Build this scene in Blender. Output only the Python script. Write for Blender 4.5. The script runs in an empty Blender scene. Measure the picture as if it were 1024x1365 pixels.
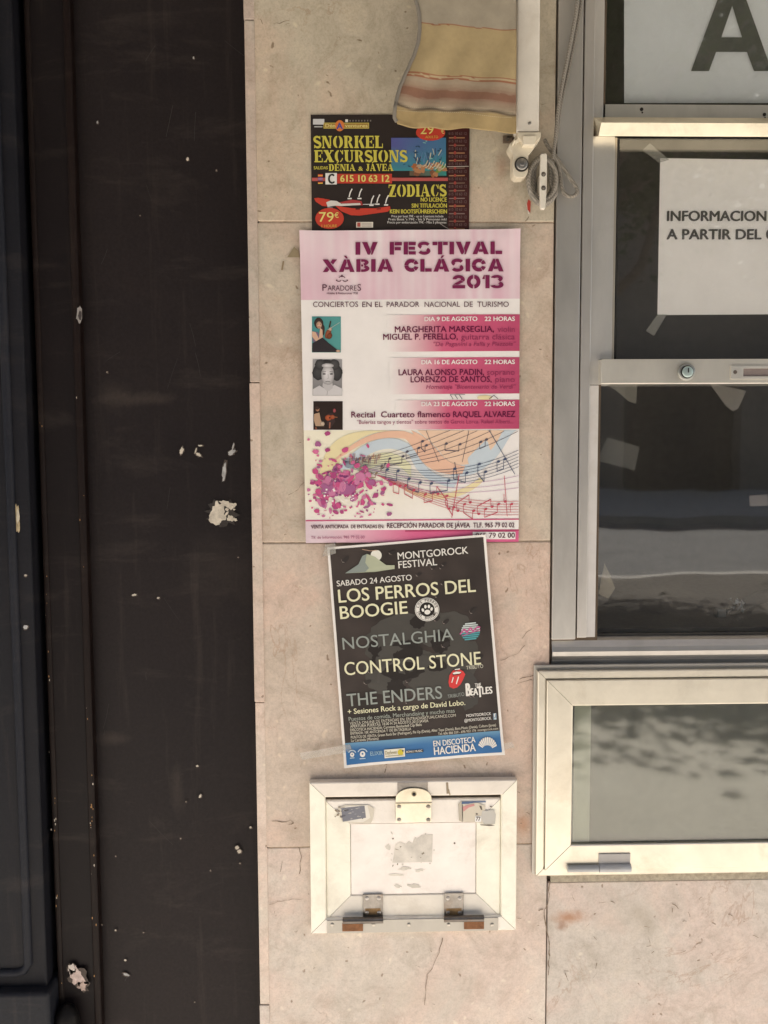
import bpy, math, random
from mathutils import Vector, noise as mnoise
S = bpy.context.scene
COL = S.collection
R = math.radians

# ------------------------------------------------------------------ camera, sky, sun, exposure
FPX = 1180.0
CX, CY = 512.0, 682.5
ZC = 1.25
yaw, pitch, roll = 0.0243, 0.080, 0.0042
Fv = Vector((math.sin(yaw) * math.cos(pitch), math.cos(yaw) * math.cos(pitch), -math.sin(pitch)))
R0 = Vector((math.cos(yaw), -math.sin(yaw), 0))
U0 = R0.cross(Fv)
Rv = R0 * math.cos(roll) - U0 * math.sin(roll)
Uv = U0 * math.cos(roll) + R0 * math.sin(roll)
CAM = Vector((0, 0, ZC)) - Fv * 1.18
cd = bpy.data.cameras.new('camera')
cam = bpy.data.objects.new('camera', cd)
COL.objects.link(cam)
from mathutils import Matrix
M3 = Matrix((Rv, Uv, -Fv)).transposed()
cam.matrix_world = Matrix.Translation(CAM) @ M3.to_4x4()
cd.sensor_fit = 'VERTICAL'
cd.sensor_height = 36.0
cd.lens = FPX / 1365.0 * 36.0
cd.clip_start = 0.02
cd.clip_end = 2000
S.camera = cam

SUN_EL, SUN_AZ = 60.0, 12.0           # azimuth measured from -Y (in front of the wall) towards +X
sdir = Vector((math.sin(R(SUN_AZ)) * math.cos(R(SUN_EL)), -math.cos(R(SUN_AZ)) * math.cos(R(SUN_EL)), math.sin(R(SUN_EL))))
W_ = bpy.data.worlds.new('World')
S.world = W_
W_.use_nodes = True
nt = W_.node_tree
sky = nt.nodes.new('ShaderNodeTexSky')
sky.sky_type = 'NISHITA'
sky.sun_disc = False
sky.sun_elevation = R(SUN_EL)
sky.sun_rotation = math.atan2(sdir.x, sdir.y)
bg = nt.nodes['Background']
bg.inputs[1].default_value = 0.06
nt.links.new(sky.outputs[0], bg.inputs[0])
sl = bpy.data.lights.new('sun', 'SUN')
sl.energy = 4.6
sl.angle = R(0.5)
sl.color = (1.0, 0.955, 0.895)
so = bpy.data.objects.new('sun', sl)
COL.objects.link(so)
so.rotation_euler = sdir.to_track_quat('Z', 'Y').to_euler()
so.location = (0, -8, 12)
S.view_settings.view_transform = 'Standard'
S.view_settings.look = 'None'
S.view_settings.exposure = 1.74
S.view_settings.gamma = 1.0
S.render.engine = 'CYCLES'
S.cycles.max_bounces = 10
S.cycles.diffuse_bounces = 5
S.cycles.transparent_max_bounces = 16
S.cycles.use_denoising = True

# ------------------------------------------------------------------ pixel -> world on a plane parallel to the wall
def W(px, py, d=0.0):
    r = Fv + Rv * ((px - CX) / FPX) - Uv * ((py - CY) / FPX)
    t = (-d - CAM.y) / r.y
    return CAM + r * t
def X(px, py, d=0.0): return W(px, py, d).x
def Z(py, px=560, d=0.0): return W(px, py, d).z
def SC(px, py, d=0.0): return (W(px, py, d) - W(px, py - 1, d)).length

# ------------------------------------------------------------------ mesh builder
def srgb(r, g, b):
    f = lambda c: (c / 255 / 12.92) if c <= 10 else ((c / 255 + 0.055) / 1.055) ** 2.4
    return (f(r), f(g), f(b), 1.0)
class MB:
    def __init__(s): s.v = []; s.f = []; s.c = []; s.sm = []; s.mi = []
    def add(s, vs, fs, col=(1, 1, 1, 1), smooth=False, mi=0):
        n = len(s.v); s.v += [tuple(v) for v in vs]
        percol = isinstance(col, list)
        for f in fs:
            s.f.append([n + i for i in f]); s.c.append([col[i] for i in f] if percol else [col] * len(f))
            s.sm.append(smooth); s.mi.append(mi)
    def box(s, x0, x1, z0, z1, d0, d1, col=(1, 1, 1, 1), mi=0):
        ya, yb = -d1, -d0
        vs = [(x0, ya, z0), (x1, ya, z0), (x1, ya, z1), (x0, ya, z1), (x0, yb, z0), (x1, yb, z0), (x1, yb, z1), (x0, yb, z1)]
        s.add(vs, [(0, 1, 2, 3), (5, 4, 7, 6), (4, 0, 3, 7), (1, 5, 6, 2), (3, 2, 6, 7), (4, 5, 1, 0)], col, mi=mi)
    def prism(s, pts, d0, d1, col=(1, 1, 1, 1), smooth=False, mi=0):
        """pts: (x,z) outline, extruded from depth d0 to d1 (towards the viewer)"""
        a = sum(pts[i][0] * pts[(i + 1) % len(pts)][1] - pts[(i + 1) % len(pts)][0] * pts[i][1] for i in range(len(pts)))
        if a < 0: pts = pts[::-1]
        n = len(pts)
        vs = [(p[0], -d1, p[1]) for p in pts] + [(p[0], -d0, p[1]) for p in pts]
        fs = [tuple(range(n)), tuple(range(2 * n - 1, n - 1, -1))]
        fs += [(i, n + i, n + (i + 1) % n, (i + 1) % n) for i in range(n)]
        s.add(vs, fs, col, mi=mi)
    def tube(s, path, r, col=(1, 1, 1, 1), n=10, closed=False, mi=0, cap=True):
        P = [Vector(p) for p in path]; m = len(P)
        rr = r if isinstance(r, list) else [r] * m
        rings = []; up = None
        for i in range(m):
            t = (P[(i + 1) % m] - P[i - 1]) if closed else (P[min(i + 1, m - 1)] - P[max(i - 1, 0)])
            t.normalize()
            if up is None: up = Vector((0, -1, 0)) if abs(t.y) < 0.9 else Vector((1, 0, 0))
            a = (up - t * up.dot(t)).normalized(); b = t.cross(a); up = a
            rings.append([P[i] + (a * math.cos(k * 2 * math.pi / n) + b * math.sin(k * 2 * math.pi / n)) * rr[i] for k in range(n)])
        vs = [v for q in rings for v in q]; fs = []
        for i in range(m if closed else m - 1):
            j = (i + 1) % m
            for k in range(n): fs.append((i * n + k, i * n + (k + 1) % n, j * n + (k + 1) % n, j * n + k))
        s.add(vs, fs, col, True, mi)
        if cap and not closed:
            s.add(rings[0], [tuple(range(n - 1, -1, -1))], col, mi=mi); s.add(rings[-1], [tuple(range(n))], col, mi=mi)
    def disc(s, x, z, r, d0, d1, col=(1, 1, 1, 1), n=20, rz=None, dome=0.0, mi=0):
        rz = rz or r
        pts = [(x + r * math.cos(2 * math.pi * k / n), z + rz * math.sin(2 * math.pi * k / n)) for k in range(n)]
        if not dome: s.prism(pts, d0, d1, col, mi=mi); return
        vs = []; fs = []
        prof = [(1, d0), (1, d1)] + [(math.cos(a), d1 + dome * math.sin(a)) for a in (0.4, 0.8, 1.2)]
        for (q, d) in prof:
            vs += [(x + (p[0] - x) * q, -d, z + (p[1] - z) * q) for p in pts]
        m = len(prof)
        for i in range(m - 1):
            for k in range(n): fs.append((i * n + k, i * n + (k + 1) % n, (i + 1) * n + (k + 1) % n, (i + 1) * n + k))
        fs.append(tuple(range((m - 1) * n, m * n)))
        s.add(vs, fs, col, True, mi)
    def ring_bars(s, x0, x1, z0, z1, prof, col=(1, 1, 1, 1), gap=0.00025, sides='tblr', cols=None):
        """four mitred bars; prof: list of (inset, depth) from the outer to the inner edge"""
        def corner(i, ins):
            return ((x0 + ins, z0 + ins), (x1 - ins, z0 + ins), (x1 - ins, z1 - ins), (x0 + ins, z1 - ins))[i]
        for name, a, b in (('b', 0, 1), ('r', 1, 2), ('t', 2, 3), ('l', 3, 0)):
            if name not in sides: continue
            vs = []
            for (ins, d) in prof:
                pa, pb = corner(a, ins), corner(b, ins)
                dx, dz = pb[0] - pa[0], pb[1] - pa[1]; L = math.hypot(dx, dz); dx /= L; dz /= L
                vs.append((pa[0] + dx * gap, -d, pa[1] + dz * gap)); vs.append((pb[0] - dx * gap, -d, pb[1] - dz * gap))
            m = len(prof)
            fs = [(2 * i, 2 * i + 1, 2 * i + 3, 2 * i + 2) for i in range(m - 1)]
            fs.append((2 * m - 2, 2 * m - 1, 1, 0))
            fs.append(tuple(range(0, 2 * m, 2))[::-1]); fs.append(tuple(range(1, 2 * m, 2)))
            s.add(vs, fs, (cols or {}).get(name, col))
    def build(s, name, mats, parent=None, bevel=0.0, seg=2, disp=None):
        me = bpy.data.meshes.new(name)
        vs = s.v if disp is None else [(x, y - disp(x, z), z) for (x, y, z) in s.v]
        me.from_pydata(vs, [], s.f)
        ca = me.color_attributes.new('Col', 'FLOAT_COLOR', 'CORNER')
        flat = []
        for f in s.c:
            for c in f: flat += list(c) if len(c) == 4 else list(c) + [1.0]
        ca.data.foreach_set('color', flat)
        me.polygons.foreach_set('use_smooth', s.sm)
        mats = mats if isinstance(mats, (list, tuple)) else [mats]
        for m in mats: me.materials.append(m)
        me.polygons.foreach_set('material_index', s.mi)
        me.update()
        o = bpy.data.objects.new(name, me); COL.objects.link(o)
        if parent is not None:
            o.parent = parent
            o.matrix_parent_inverse = Matrix.Translation(parent.location).inverted()
        if bevel:
            b = o.modifiers.new('bevel', 'BEVEL'); b.width = bevel; b.segments = seg; b.limit_method = 'ANGLE'; b.angle_limit = R(40)
            b.harden_normals = False
        return o
def thing(name, label, cat, loc, group=None):
    o = bpy.data.objects.new(name, None); COL.objects.link(o); o.location = loc
    o.empty_display_size = 0.05
    return tag(o, label, cat, group)
def tag(o, label, cat, group=None):
    o['label'] = label; o['category'] = cat
    if group: o['group'] = group
    return o
def struct(o):
    o['kind'] = 'structure'; return o

# ------------------------------------------------------------------ materials
def mat(name):
    m = bpy.data.materials.new(name); m.use_nodes = True
    n = m.node_tree.nodes; l = m.node_tree.links
    return m, n, l, n['Principled BSDF']
def N(n, t, **kw):
    x = n.new(t)
    for k, v in kw.items():
        if k.startswith('i_'):
            key = k[2:]; x.inputs[int(key) if key.isdigit() else key].default_value = v
        else: setattr(x, k, v)
    return x
def ramp(n, pts):
    r = n.new('ShaderNodeValToRGB'); e = r.color_ramp.elements
    while len(e) < len(pts): e.new(0.5)
    for q, (p, c) in zip(e, pts):
        q.position = p; q.color = c if len(c) == 4 else (*c, 1)
    return r
def mixc(n, l, fac, a, b, mode='MIX'):
    x = N(n, 'ShaderNodeMix', data_type='RGBA', blend_type=mode)
    for i, v in ((0, fac), (6, a), (7, b)):
        if hasattr(v, 'is_linked') or hasattr(v, 'links'): l.new(v, x.inputs[i])
        else: x.inputs[i].default_value = v
    return x.outputs[2]
def math_(n, l, op, a, b=None, clamp=False):
    x = N(n, 'ShaderNodeMath', operation=op, use_clamp=clamp)
    for i, v in ((0, a), (1, b)):
        if v is None: continue
        if hasattr(v, 'links'): l.new(v, x.inputs[i])
        else: x.inputs[i].default_value = v
    return x.outputs[0]
def noise_(n, l, vec, scale, detail=5, rough=0.55, dist=0.0):
    x = N(n, 'ShaderNodeTexNoise'); x.inputs['Scale'].default_value = scale; x.inputs['Detail'].default_value = detail
    x.inputs['Roughness'].default_value = rough; x.inputs['Distortion'].default_value = dist
    if vec is not None: l.new(vec, x.inputs['Vector'])
    return x.outputs[0]
def coords(n): return n.new('ShaderNodeTexCoord').outputs['Object']
def bump_(n, l, h, strength, dist, b):
    x = N(n, 'ShaderNodeBump'); x.inputs['Strength'].default_value = strength; x.inputs['Distance'].default_value = dist
    l.new(h, x.inputs['Height']); l.new(x.outputs[0], b.inputs['Normal'])

def surface(name, rough=0.5, metallic=0.0, var=0.15, vscale=30, rvar=0.15, bump=0.0, bscale=200, stretch=None, spec=0.5, dirt=0.0, dirtcol=(0.12, 0.09, 0.06, 1)):
    """vertex colour times a fine procedural unevenness"""
    m, n, l, b = mat(name)
    at = N(n, 'ShaderNodeAttribute', attribute_name='Col').outputs['Color']
    co = coords(n)
    if stretch:
        mp = N(n, 'ShaderNodeMapping'); mp.inputs['Scale'].default_value = stretch; l.new(co, mp.inputs['Vector']); co = mp.outputs[0]
    ns = noise_(n, l, co, vscale, 8, 0.65)
    rr = ramp(n, [(0.3, (1 - var,) * 3), (0.7, (1 + var * 0.5,) * 3)]); l.new(ns, rr.inputs[0])
    c = mixc(n, l, 1.0, at, rr.outputs[0], 'MULTIPLY')
    if dirt:
        d1 = noise_(n, l, co, vscale * 0.45, 10, 0.7, 0.3)
        dr = ramp(n, [(0.52, (0, 0, 0)), (0.75, (dirt,) * 3)]); l.new(d1, dr.inputs[0])
        c = mixc(n, l, dr.outputs[0], c, dirtcol)
    l.new(c, b.inputs['Base Color'])
    n2 = noise_(n, l, co, vscale * 2.3, 6, 0.6)
    mr = N(n, 'ShaderNodeMapRange'); mr.inputs[3].default_value = rough - rvar; mr.inputs[4].default_value = rough + rvar
    l.new(n2, mr.inputs[0]); l.new(mr.outputs[0], b.inputs['Roughness'])
    b.inputs['Metallic'].default_value = metallic
    b.inputs['Specular IOR Level'].default_value = spec
    if bump:
        n3 = noise_(n, l, co, bscale, 6, 0.6); bump_(n, l, n3, bump, 0.002, b)
    return m

M = {}
M['print'] = surface('printed_paper', 0.46, 0, 0.06, 18, 0.06, 0.05, 60, spec=0.22)
M['paper'] = surface('plain_paper', 0.65, 0, 0.05, 25, 0.05, 0.08, 90)
M['alu_cream'] = surface('cream_anodised_aluminium', 0.36, 0.72, 0.10, 22, 0.10, 0.03, 300, dirt=0.45, dirtcol=(0.32, 0.26, 0.17, 1))
M['alu_grey'] = surface('grey_anodised_aluminium', 0.42, 0.80, 0.13, 14, 0.10, 0.05, 260, stretch=(1, 1, 0.35), dirt=0.30, dirtcol=(0.16, 0.14, 0.12, 1))
M['steel'] = surface('worn_steel', 0.38, 0.9, 0.3, 90, 0.15, 0.15, 300, dirt=0.5, dirtcol=(0.22, 0.12, 0.06, 1))
M['rust'] = surface('rusty_steel', 0.8, 0.2, 0.4, 120, 0.1, 0.4, 400)
M['enamel'] = surface('cream_enamel', 0.36, 0.0, 0.09, 28, 0.10, 0.05, 240, dirt=0.42, dirtcol=(0.40, 0.33, 0.24, 1))
M['plastic'] = surface('off_white_plastic', 0.38, 0.0, 0.08, 60, 0.1, 0.05, 200, dirt=0.3, dirtcol=(0.3, 0.24, 0.16, 1))
M['matte'] = surface('matte_surface', 0.8, 0.0, 0.25, 60, 0.1, 0.1, 200)
M['chip'] = surface('bare_plaster_chip', 0.85, 0.0, 0.35, 160, 0.1, 0.4, 500)

def m_fabric():
    m, n, l, b = mat('striped_canvas')
    at = N(n, 'ShaderNodeAttribute', attribute_name='Col').outputs['Color']
    co = coords(n)
    wv = N(n, 'ShaderNodeTexWave', wave_type='BANDS', bands_direction='X'); wv.inputs['Scale'].default_value = 420; wv.inputs['Distortion'].default_value = 0.6
    wz = N(n, 'ShaderNodeTexWave', wave_type='BANDS', bands_direction='Z'); wz.inputs['Scale'].default_value = 420; wz.inputs['Distortion'].default_value = 0.6
    l.new(co, wv.inputs[0]); l.new(co, wz.inputs[0])
    s_ = math_(n, l, 'ADD', wv.outputs[1], wz.outputs[1])
    ns = noise_(n, l, co, 40, 8, 0.7)
    rr = ramp(n, [(0.3, (0.82,) * 3), (0.7, (1.05,) * 3)]); l.new(ns, rr.inputs[0])
    l.new(mixc(n, l, 1.0, at, rr.outputs[0], 'MULTIPLY'), b.inputs['Base Color'])
    b.inputs['Roughness'].default_value = 0.85
    bump_(n, l, s_, 0.45, 0.0008, b)
    return m
M['fabric'] = m_fabric()

def m_rope():
    m, n, l, b = mat('braided_cord')
    at = N(n, 'ShaderNodeAttribute', attribute_name='Col').outputs['Color']
    co = coords(n)
    wv = N(n, 'ShaderNodeTexWave', wave_type='BANDS', bands_direction='DIAGONAL'); wv.inputs['Scale'].default_value = 160; wv.inputs['Distortion'].default_value = 1.0
    l.new(co, wv.inputs[0])
    rr = ramp(n, [(0.2, (0.7,) * 3), (0.8, (1.08,) * 3)]); l.new(wv.outputs[1], rr.inputs[0])
    l.new(mixc(n, l, 1.0, at, rr.outputs[0], 'MULTIPLY'), b.inputs['Base Color'])
    b.inputs['Roughness'].default_value = 0.9
    bump_(n, l, wv.outputs[1], 0.5, 0.0008, b)
    return m
M['rope'] = m_rope()

def m_marble():
    m, n, l, b = mat('beige_marble')
    at = N(n, 'ShaderNodeAttribute', attribute_name='Col').outputs['Color']
    co0 = coords(n)
    oi = N(n, 'ShaderNodeObjectInfo')
    off = math_(n, l, 'MULTIPLY', oi.outputs['Random'], 9.0)
    va = N(n, 'ShaderNodeVectorMath', operation='ADD'); l.new(co0, va.inputs[0]); l.new(off, va.inputs[1])
    co = va.outputs[0]
    big = noise_(n, l, co, 3.2, 9, 0.62, 0.8)
    r1 = ramp(n, [(0.28, (0.475, 0.43, 0.375)), (0.45, (0.53, 0.48, 0.43)), (0.55, (0.565, 0.468, 0.415)), (0.72, (0.595, 0.555, 0.50))])
    l.new(big, r1.inputs[0])
    c = r1.outputs[0]
    med = noise_(n, l, co, 19, 10, 0.68, 1.2)
    r2 = ramp(n, [(0.30, (0.72, 0.69, 0.64)), (0.5, (1, 1, 1)), (0.70, (1.14, 1.12, 1.08))]); l.new(med, r2.inputs[0])
    c = mixc(n, l, 0.75, c, r2.outputs[0], 'MULTIPLY')
    fine = noise_(n, l, co, 130, 8, 0.7)
    r3 = ramp(n, [(0.30, (0.86, 0.85, 0.83)), (0.6, (1.03, 1.03, 1.03))]); l.new(fine, r3.inputs[0])
    c = mixc(n, l, 0.8, c, r3.outputs[0], 'MULTIPLY')
    g2 = noise_(n, l, co, 420, 4, 0.75)
    r4 = ramp(n, [(0.32, (0.80, 0.785, 0.76)), (0.50, (1, 1, 1)), (0.70, (1.08, 1.075, 1.06))]); l.new(g2, r4.inputs[0])
    c = mixc(n, l, 0.7, c, r4.outputs[0], 'MULTIPLY')
    # thin wandering veins
    vn = noise_(n, l, co, 5.5, 7, 0.6, 2.2)
    ve = math_(n, l, 'ABSOLUTE', math_(n, l, 'SUBTRACT', vn, 0.5))
    vm = ramp(n, [(0.0, (1, 1, 1)), (0.012, (0, 0, 0))]); l.new(ve, vm.inputs[0])
    vmask = ramp(n, [(0.5, (0, 0, 0)), (0.68, (0.55,) * 3)]); l.new(noise_(n, l, co, 6.5, 4, 0.5), vmask.inputs[0])
    vf = math_(n, l, 'MULTIPLY', vm.outputs[0], vmask.outputs[0])
    c = mixc(n, l, vf, c, (0.34, 0.22, 0.15, 1))
    # hairline cracks
    wn = N(n, 'ShaderNodeTexNoise'); wn.inputs['Scale'].default_value = 22; wn.inputs['Detail'].default_value = 6; l.new(co, wn.inputs['Vector'])
    sc = N(n, 'ShaderNodeVectorMath', operation='SCALE'); l.new(wn.outputs['Color'], sc.inputs[0]); sc.inputs['Scale'].default_value = 0.045
    w2 = N(n, 'ShaderNodeVectorMath', operation='ADD'); l.new(co, w2.inputs[0]); l.new(sc.outputs[0], w2.inputs[1])
    vo = N(n, 'ShaderNodeTexVoronoi', feature='DISTANCE_TO_EDGE'); vo.inputs['Scale'].default_value = 10; l.new(w2.outputs[0], vo.inputs['Vector'])
    cr = ramp(n, [(0.0, (1, 1, 1)), (0.011, (0, 0, 0))]); l.new(vo.outputs[0], cr.inputs[0])
    cmask = ramp(n, [(0.60, (0, 0, 0)), (0.70, (0.5,) * 3)]); l.new(noise_(n, l, co, 9, 5, 0.65), cmask.inputs[0])
    cf = math_(n, l, 'MULTIPLY', cr.outputs[0], cmask.outputs[0])
    c = mixc(n, l, cf, c, (0.20, 0.145, 0.10, 1))
    # pits and pale filled flecks
    vp = N(n, 'ShaderNodeTexVoronoi', feature='F1'); vp.inputs['Scale'].default_value = 95; l.new(w2.outputs[0], vp.inputs['Vector'])
    sep = N(n, 'ShaderNodeSeparateColor'); l.new(vp.outputs['Color'], sep.inputs[0])
    sel = math_(n, l, 'GREATER_THAN', sep.outputs[0], 0.935)
    pr = ramp(n, [(0.12, (1, 1, 1)), (0.22, (0, 0, 0))]); l.new(vp.outputs['Distance'], pr.inputs[0])
    pf = math_(n, l, 'MULTIPLY', sel, pr.outputs[0])
    c = mixc(n, l, math_(n, l, 'MULTIPLY', pf, 0.8), c, (0.21, 0.15, 0.10, 1))
    sel2 = math_(n, l, 'LESS_THAN', sep.outputs[1], 0.05)
    pr2 = ramp(n, [(0.15, (1, 1, 1)), (0.40, (0, 0, 0))]); l.new(vp.outputs['Distance'], pr2.inputs[0])
    pf2 = math_(n, l, 'MULTIPLY', sel2, pr2.outputs[0])
    c = mixc(n, l, math_(n, l, 'MULTIPLY', pf2, 0.5), c, (0.72, 0.66, 0.55, 1))
    # stains and one painted shadow that have a place and a shape of their own
    sx = N(n, 'ShaderNodeSeparateXYZ'); l.new(co0, sx.inputs[0])
    wob = noise_(n, l, co0, 34, 6, 0.7)
    def stain_shade(px, py, rx, ry, col, amt, soft=0.5):
        nonlocal c
        p = W(px, py)
        dx = math_(n, l, 'DIVIDE', math_(n, l, 'SUBTRACT', sx.outputs[0], p.x), rx / 1000)
        dz = math_(n, l, 'DIVIDE', math_(n, l, 'SUBTRACT', sx.outputs[2], p.z), ry / 1000)
        q = math_(n, l, 'SQRT', math_(n, l, 'ADD', math_(n, l, 'MULTIPLY', dx, dx), math_(n, l, 'MULTIPLY', dz, dz)))
        q = math_(n, l, 'ADD', q, math_(n, l, 'MULTIPLY', math_(n, l, 'SUBTRACT', wob, 0.5), 1.9))
        rr = ramp(n, [(0.0, (amt,) * 3), (1.0 - soft, (amt * 0.75,) * 3), (1.0, (0, 0, 0))]); l.new(q, rr.inputs[0])
        c = mixc(n, l, rr.outputs[0], c, col)
    stain_shade(760, 1224, 34, 13, (0.36, 0.15, 0.055, 1), 0.75, 0.8)
    stain_shade(748, 1236, 10, 9, (0.25, 0.11, 0.05, 1), 0.7, 0.6)
    stain_shade(697, 1097, 14, 26, (0.50, 0.25, 0.12, 1), 0.55, 0.8)
    stain_shade(668, 222, 12, 26, (0.30, 0.12, 0.07, 1), 0.45, 0.8)  # reddish shadow cast by the awning bracket, painted into the stone
    stain_shade(850, 1222, 60, 34, (0.40, 0.34, 0.27, 1), 0.45, 0.8)
    stain_shade(560, 1330, 120, 40, (0.42, 0.36, 0.30, 1), 0.40, 0.9)
    stain_shade(600, 1042, 90, 10, (0.36, 0.29, 0.22, 1), 0.30, 0.9)
    # grime runs under the hatch, the flap bracket and the display case
    for (px, py, rx, ry) in ((440, 1268, 10, 40), (505, 1262, 14, 30), (610, 1275, 12, 46), (665, 1262, 9, 30), (790, 1200, 12, 30), (900, 1205, 16, 40), (735, 1230, 8, 60)): stain_shade(px, py, rx, ry, (0.33, 0.275, 0.215, 1), 0.22, 0.9)
    c = mixc(n, l, 1.0, c, at, 'MULTIPLY')
    l.new(c, b.inputs['Base Color'])
    rg = N(n, 'ShaderNodeMapRange'); rg.inputs[3].default_value = 0.36; rg.inputs[4].default_value = 0.62; l.new(med, rg.inputs[0]); l.new(rg.outputs[0], b.inputs['Roughness'])
    h = math_(n, l, 'SUBTRACT', math_(n, l, 'MULTIPLY', fine, 0.25), math_(n, l, 'ADD', math_(n, l, 'ADD', pf, cf), 0))
    bump_(n, l, h, 0.35, 0.0012, b)
    return m
M['marble'] = m_marble()

def m_blackpaint():
    m, n, l, b = mat('black_painted_metal')
    at = N(n, 'ShaderNodeAttribute', attribute_name='Col').outputs['Color']
    co = coords(n)
    a = noise_(n, l, co, 3.0, 10, 0.62, 0.6)
    r1 = ramp(n, [(0.3, (0.80, 0.80, 0.84)), (0.55, (1, 1, 1)), (0.78, (1.35, 1.28, 1.22))]); l.new(a, r1.inputs[0])
    c = mixc(n, l, 1.0, at, r1.outputs[0], 'MULTIPLY')
    f = noise_(n, l, co, 240, 5, 0.7)
    r2 = ramp(n, [(0.3, (0.7,) * 3), (0.7, (1.25,) * 3)]); l.new(f, r2.inputs[0])
    c = mixc(n, l, 0.7, c, r2.outputs[0], 'MULTIPLY')
    # dusty smears
    mp = N(n, 'ShaderNodeMapping'); mp.inputs['Scale'].default_value = (1.2, 1, 4.5); l.new(co, mp.inputs['Vector'])
    dm = ramp(n, [(0.54, (0, 0, 0)), (0.80, (0.17,) * 3)]); l.new(noise_(n, l, mp.outputs[0], 4, 10, 0.7, 0.5), dm.inputs[0])
    c = mixc(n, l, dm.outputs[0], c, (0.16, 0.13, 0.11, 1))
    sx = N(n, 'ShaderNodeSeparateXYZ'); l.new(co, sx.inputs[0])
    for (px, py, rx, ry, am) in ((185, 532, 70, 11, 0.12), (150, 525, 30, 26, 0.07), (150, 985, 30, 12, 0.12), (236, 1050, 12, 45, 0.10), (300, 760, 60, 60, 0.05)):
        p = W(px, py, -0.03)
        dx = math_(n, l, 'DIVIDE', math_(n, l, 'SUBTRACT', sx.outputs[0], p.x), rx / 1000); dz = math_(n, l, 'DIVIDE', math_(n, l, 'SUBTRACT', sx.outputs[2], p.z), ry / 1000)
        q = math_(n, l, 'ADD', math_(n, l, 'SQRT', math_(n, l, 'ADD', math_(n, l, 'MULTIPLY', dx, dx), math_(n, l, 'MULTIPLY', dz, dz))), math_(n, l, 'MULTIPLY', math_(n, l, 'SUBTRACT', noise_(n, l, co, 24, 7, 0.7), 0.5), 2.2))
        rr = ramp(n, [(0.0, (am,) * 3), (1.0, (0, 0, 0))]); l.new(q, rr.inputs[0]); c = mixc(n, l, rr.outputs[0], c, (0.20, 0.16, 0.13, 1))
    # vertical run marks
    mp2 = N(n, 'ShaderNodeMapping'); mp2.inputs['Scale'].default_value = (16, 1, 1.1); l.new(co, mp2.inputs['Vector'])
    rm = ramp(n, [(0.56, (0, 0, 0)), (0.80, (0.13,) * 3)]); l.new(noise_(n, l, mp2.outputs[0], 3, 8, 0.7), rm.inputs[0])
    c = mixc(n, l, rm.outputs[0], c, (0.15, 0.12, 0.10, 1))
    # a few pinprick chips
    vo = N(n, 'ShaderNodeTexVoronoi', feature='F1'); vo.inputs['Scale'].default_value = 46; l.new(co, vo.inputs['Vector'])
    sep = N(n, 'ShaderNodeSeparateColor'); l.new(vo.outputs['Color'], sep.inputs[0])
    pk = math_(n, l, 'MULTIPLY', math_(n, l, 'GREATER_THAN', sep.outputs[0], 0.990), math_(n, l, 'LESS_THAN', vo.outputs['Distance'], 0.055))
    c = mixc(n, l, math_(n, l, 'MULTIPLY', pk, 0.7), c, (0.42, 0.34, 0.24, 1))
    l.new(c, b.inputs['Base Color'])
    mr = N(n, 'ShaderNodeMapRange'); mr.inputs[3].default_value = 0.42; mr.inputs[4].default_value = 0.66; l.new(a, mr.inputs[0]); l.new(mr.outputs[0], b.inputs['Roughness'])
    b.inputs['Specular IOR Level'].default_value = 0.16
    h = math_(n, l, 'ADD', math_(n, l, 'MULTIPLY', noise_(n, l, co, 12, 6, 0.6), 1.0), math_(n, l, 'MULTIPLY', f, 0.12))
    bump_(n, l, h, 0.25, 0.003, b)
    return m
M['black'] = m_blackpaint()

def m_glass(name, refl, tint, dust, rough=0.012):
    m, n, l, b = mat(name)
    n.remove(b); out = n['Material Output']
    tr = N(n, 'ShaderNodeBsdfTransparent'); tr.inputs[0].default_value = tint
    gl = N(n, 'ShaderNodeBsdfGlossy'); gl.inputs[0].default_value = (1, 1, 1, 1); gl.inputs['Roughness'].default_value = rough
    lw = N(n, 'ShaderNodeLayerWeight'); lw.inputs[0].default_value = 0.5
    p5 = math_(n, l, 'POWER', lw.outputs['Facing'], 5.0)
    fac = math_(n, l, 'ADD', math_(n, l, 'MULTIPLY', p5, 1 - refl), refl, True)
    mx = N(n, 'ShaderNodeMixShader'); l.new(fac, mx.inputs[0]); l.new(tr.outputs[0], mx.inputs[1]); l.new(gl.outputs[0], mx.inputs[2])
    df = N(n, 'ShaderNodeBsdfDiffuse'); df.inputs[0].default_value = (0.45, 0.41, 0.35, 1)
    co = coords(n)
    d1 = noise_(n, l, co, 9, 10, 0.7, 0.4)
    d2 = noise_(n, l, co, 160, 6, 0.7)
    dd = math_(n, l, 'MULTIPLY', math_(n, l, 'MULTIPLY', d1, d2), dust * 4, True)
    m2 = N(n, 'ShaderNodeMixShader'); l.new(dd, m2.inputs[0]); l.new(mx.outputs[0], m2.inputs[1]); l.new(df.outputs[0], m2.inputs[2])
    # gently uneven float glass
    bp = N(n, 'ShaderNodeBump'); bp.inputs['Strength'].default_value = 0.03; bp.inputs['Distance'].default_value = 0.01
    l.new(noise_(n, l, co, 6, 2, 0.5), bp.inputs['Height']); l.new(bp.outputs[0], gl.inputs['Normal'])
    l.new(m2.outputs[0], out.inputs[0])
    return m
M['glass'] = m_glass('window_glass', 0.085, (0.965, 0.97, 0.965, 1), 0.022, 0.022)
M['glass_case'] = m_glass('display_case_glass', 0.085, (0.76, 0.78, 0.73, 1), 0.05, 0.04)

def m_tape():
    m, n, l, b = mat('clear_sticky_tape')
    b.inputs['Base Color'].default_value = (0.55, 0.54, 0.50, 1); b.inputs['Roughness'].default_value = 0.3
    b.inputs['Alpha'].default_value = 0.26
    return m
M['tape'] = m_tape()

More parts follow.
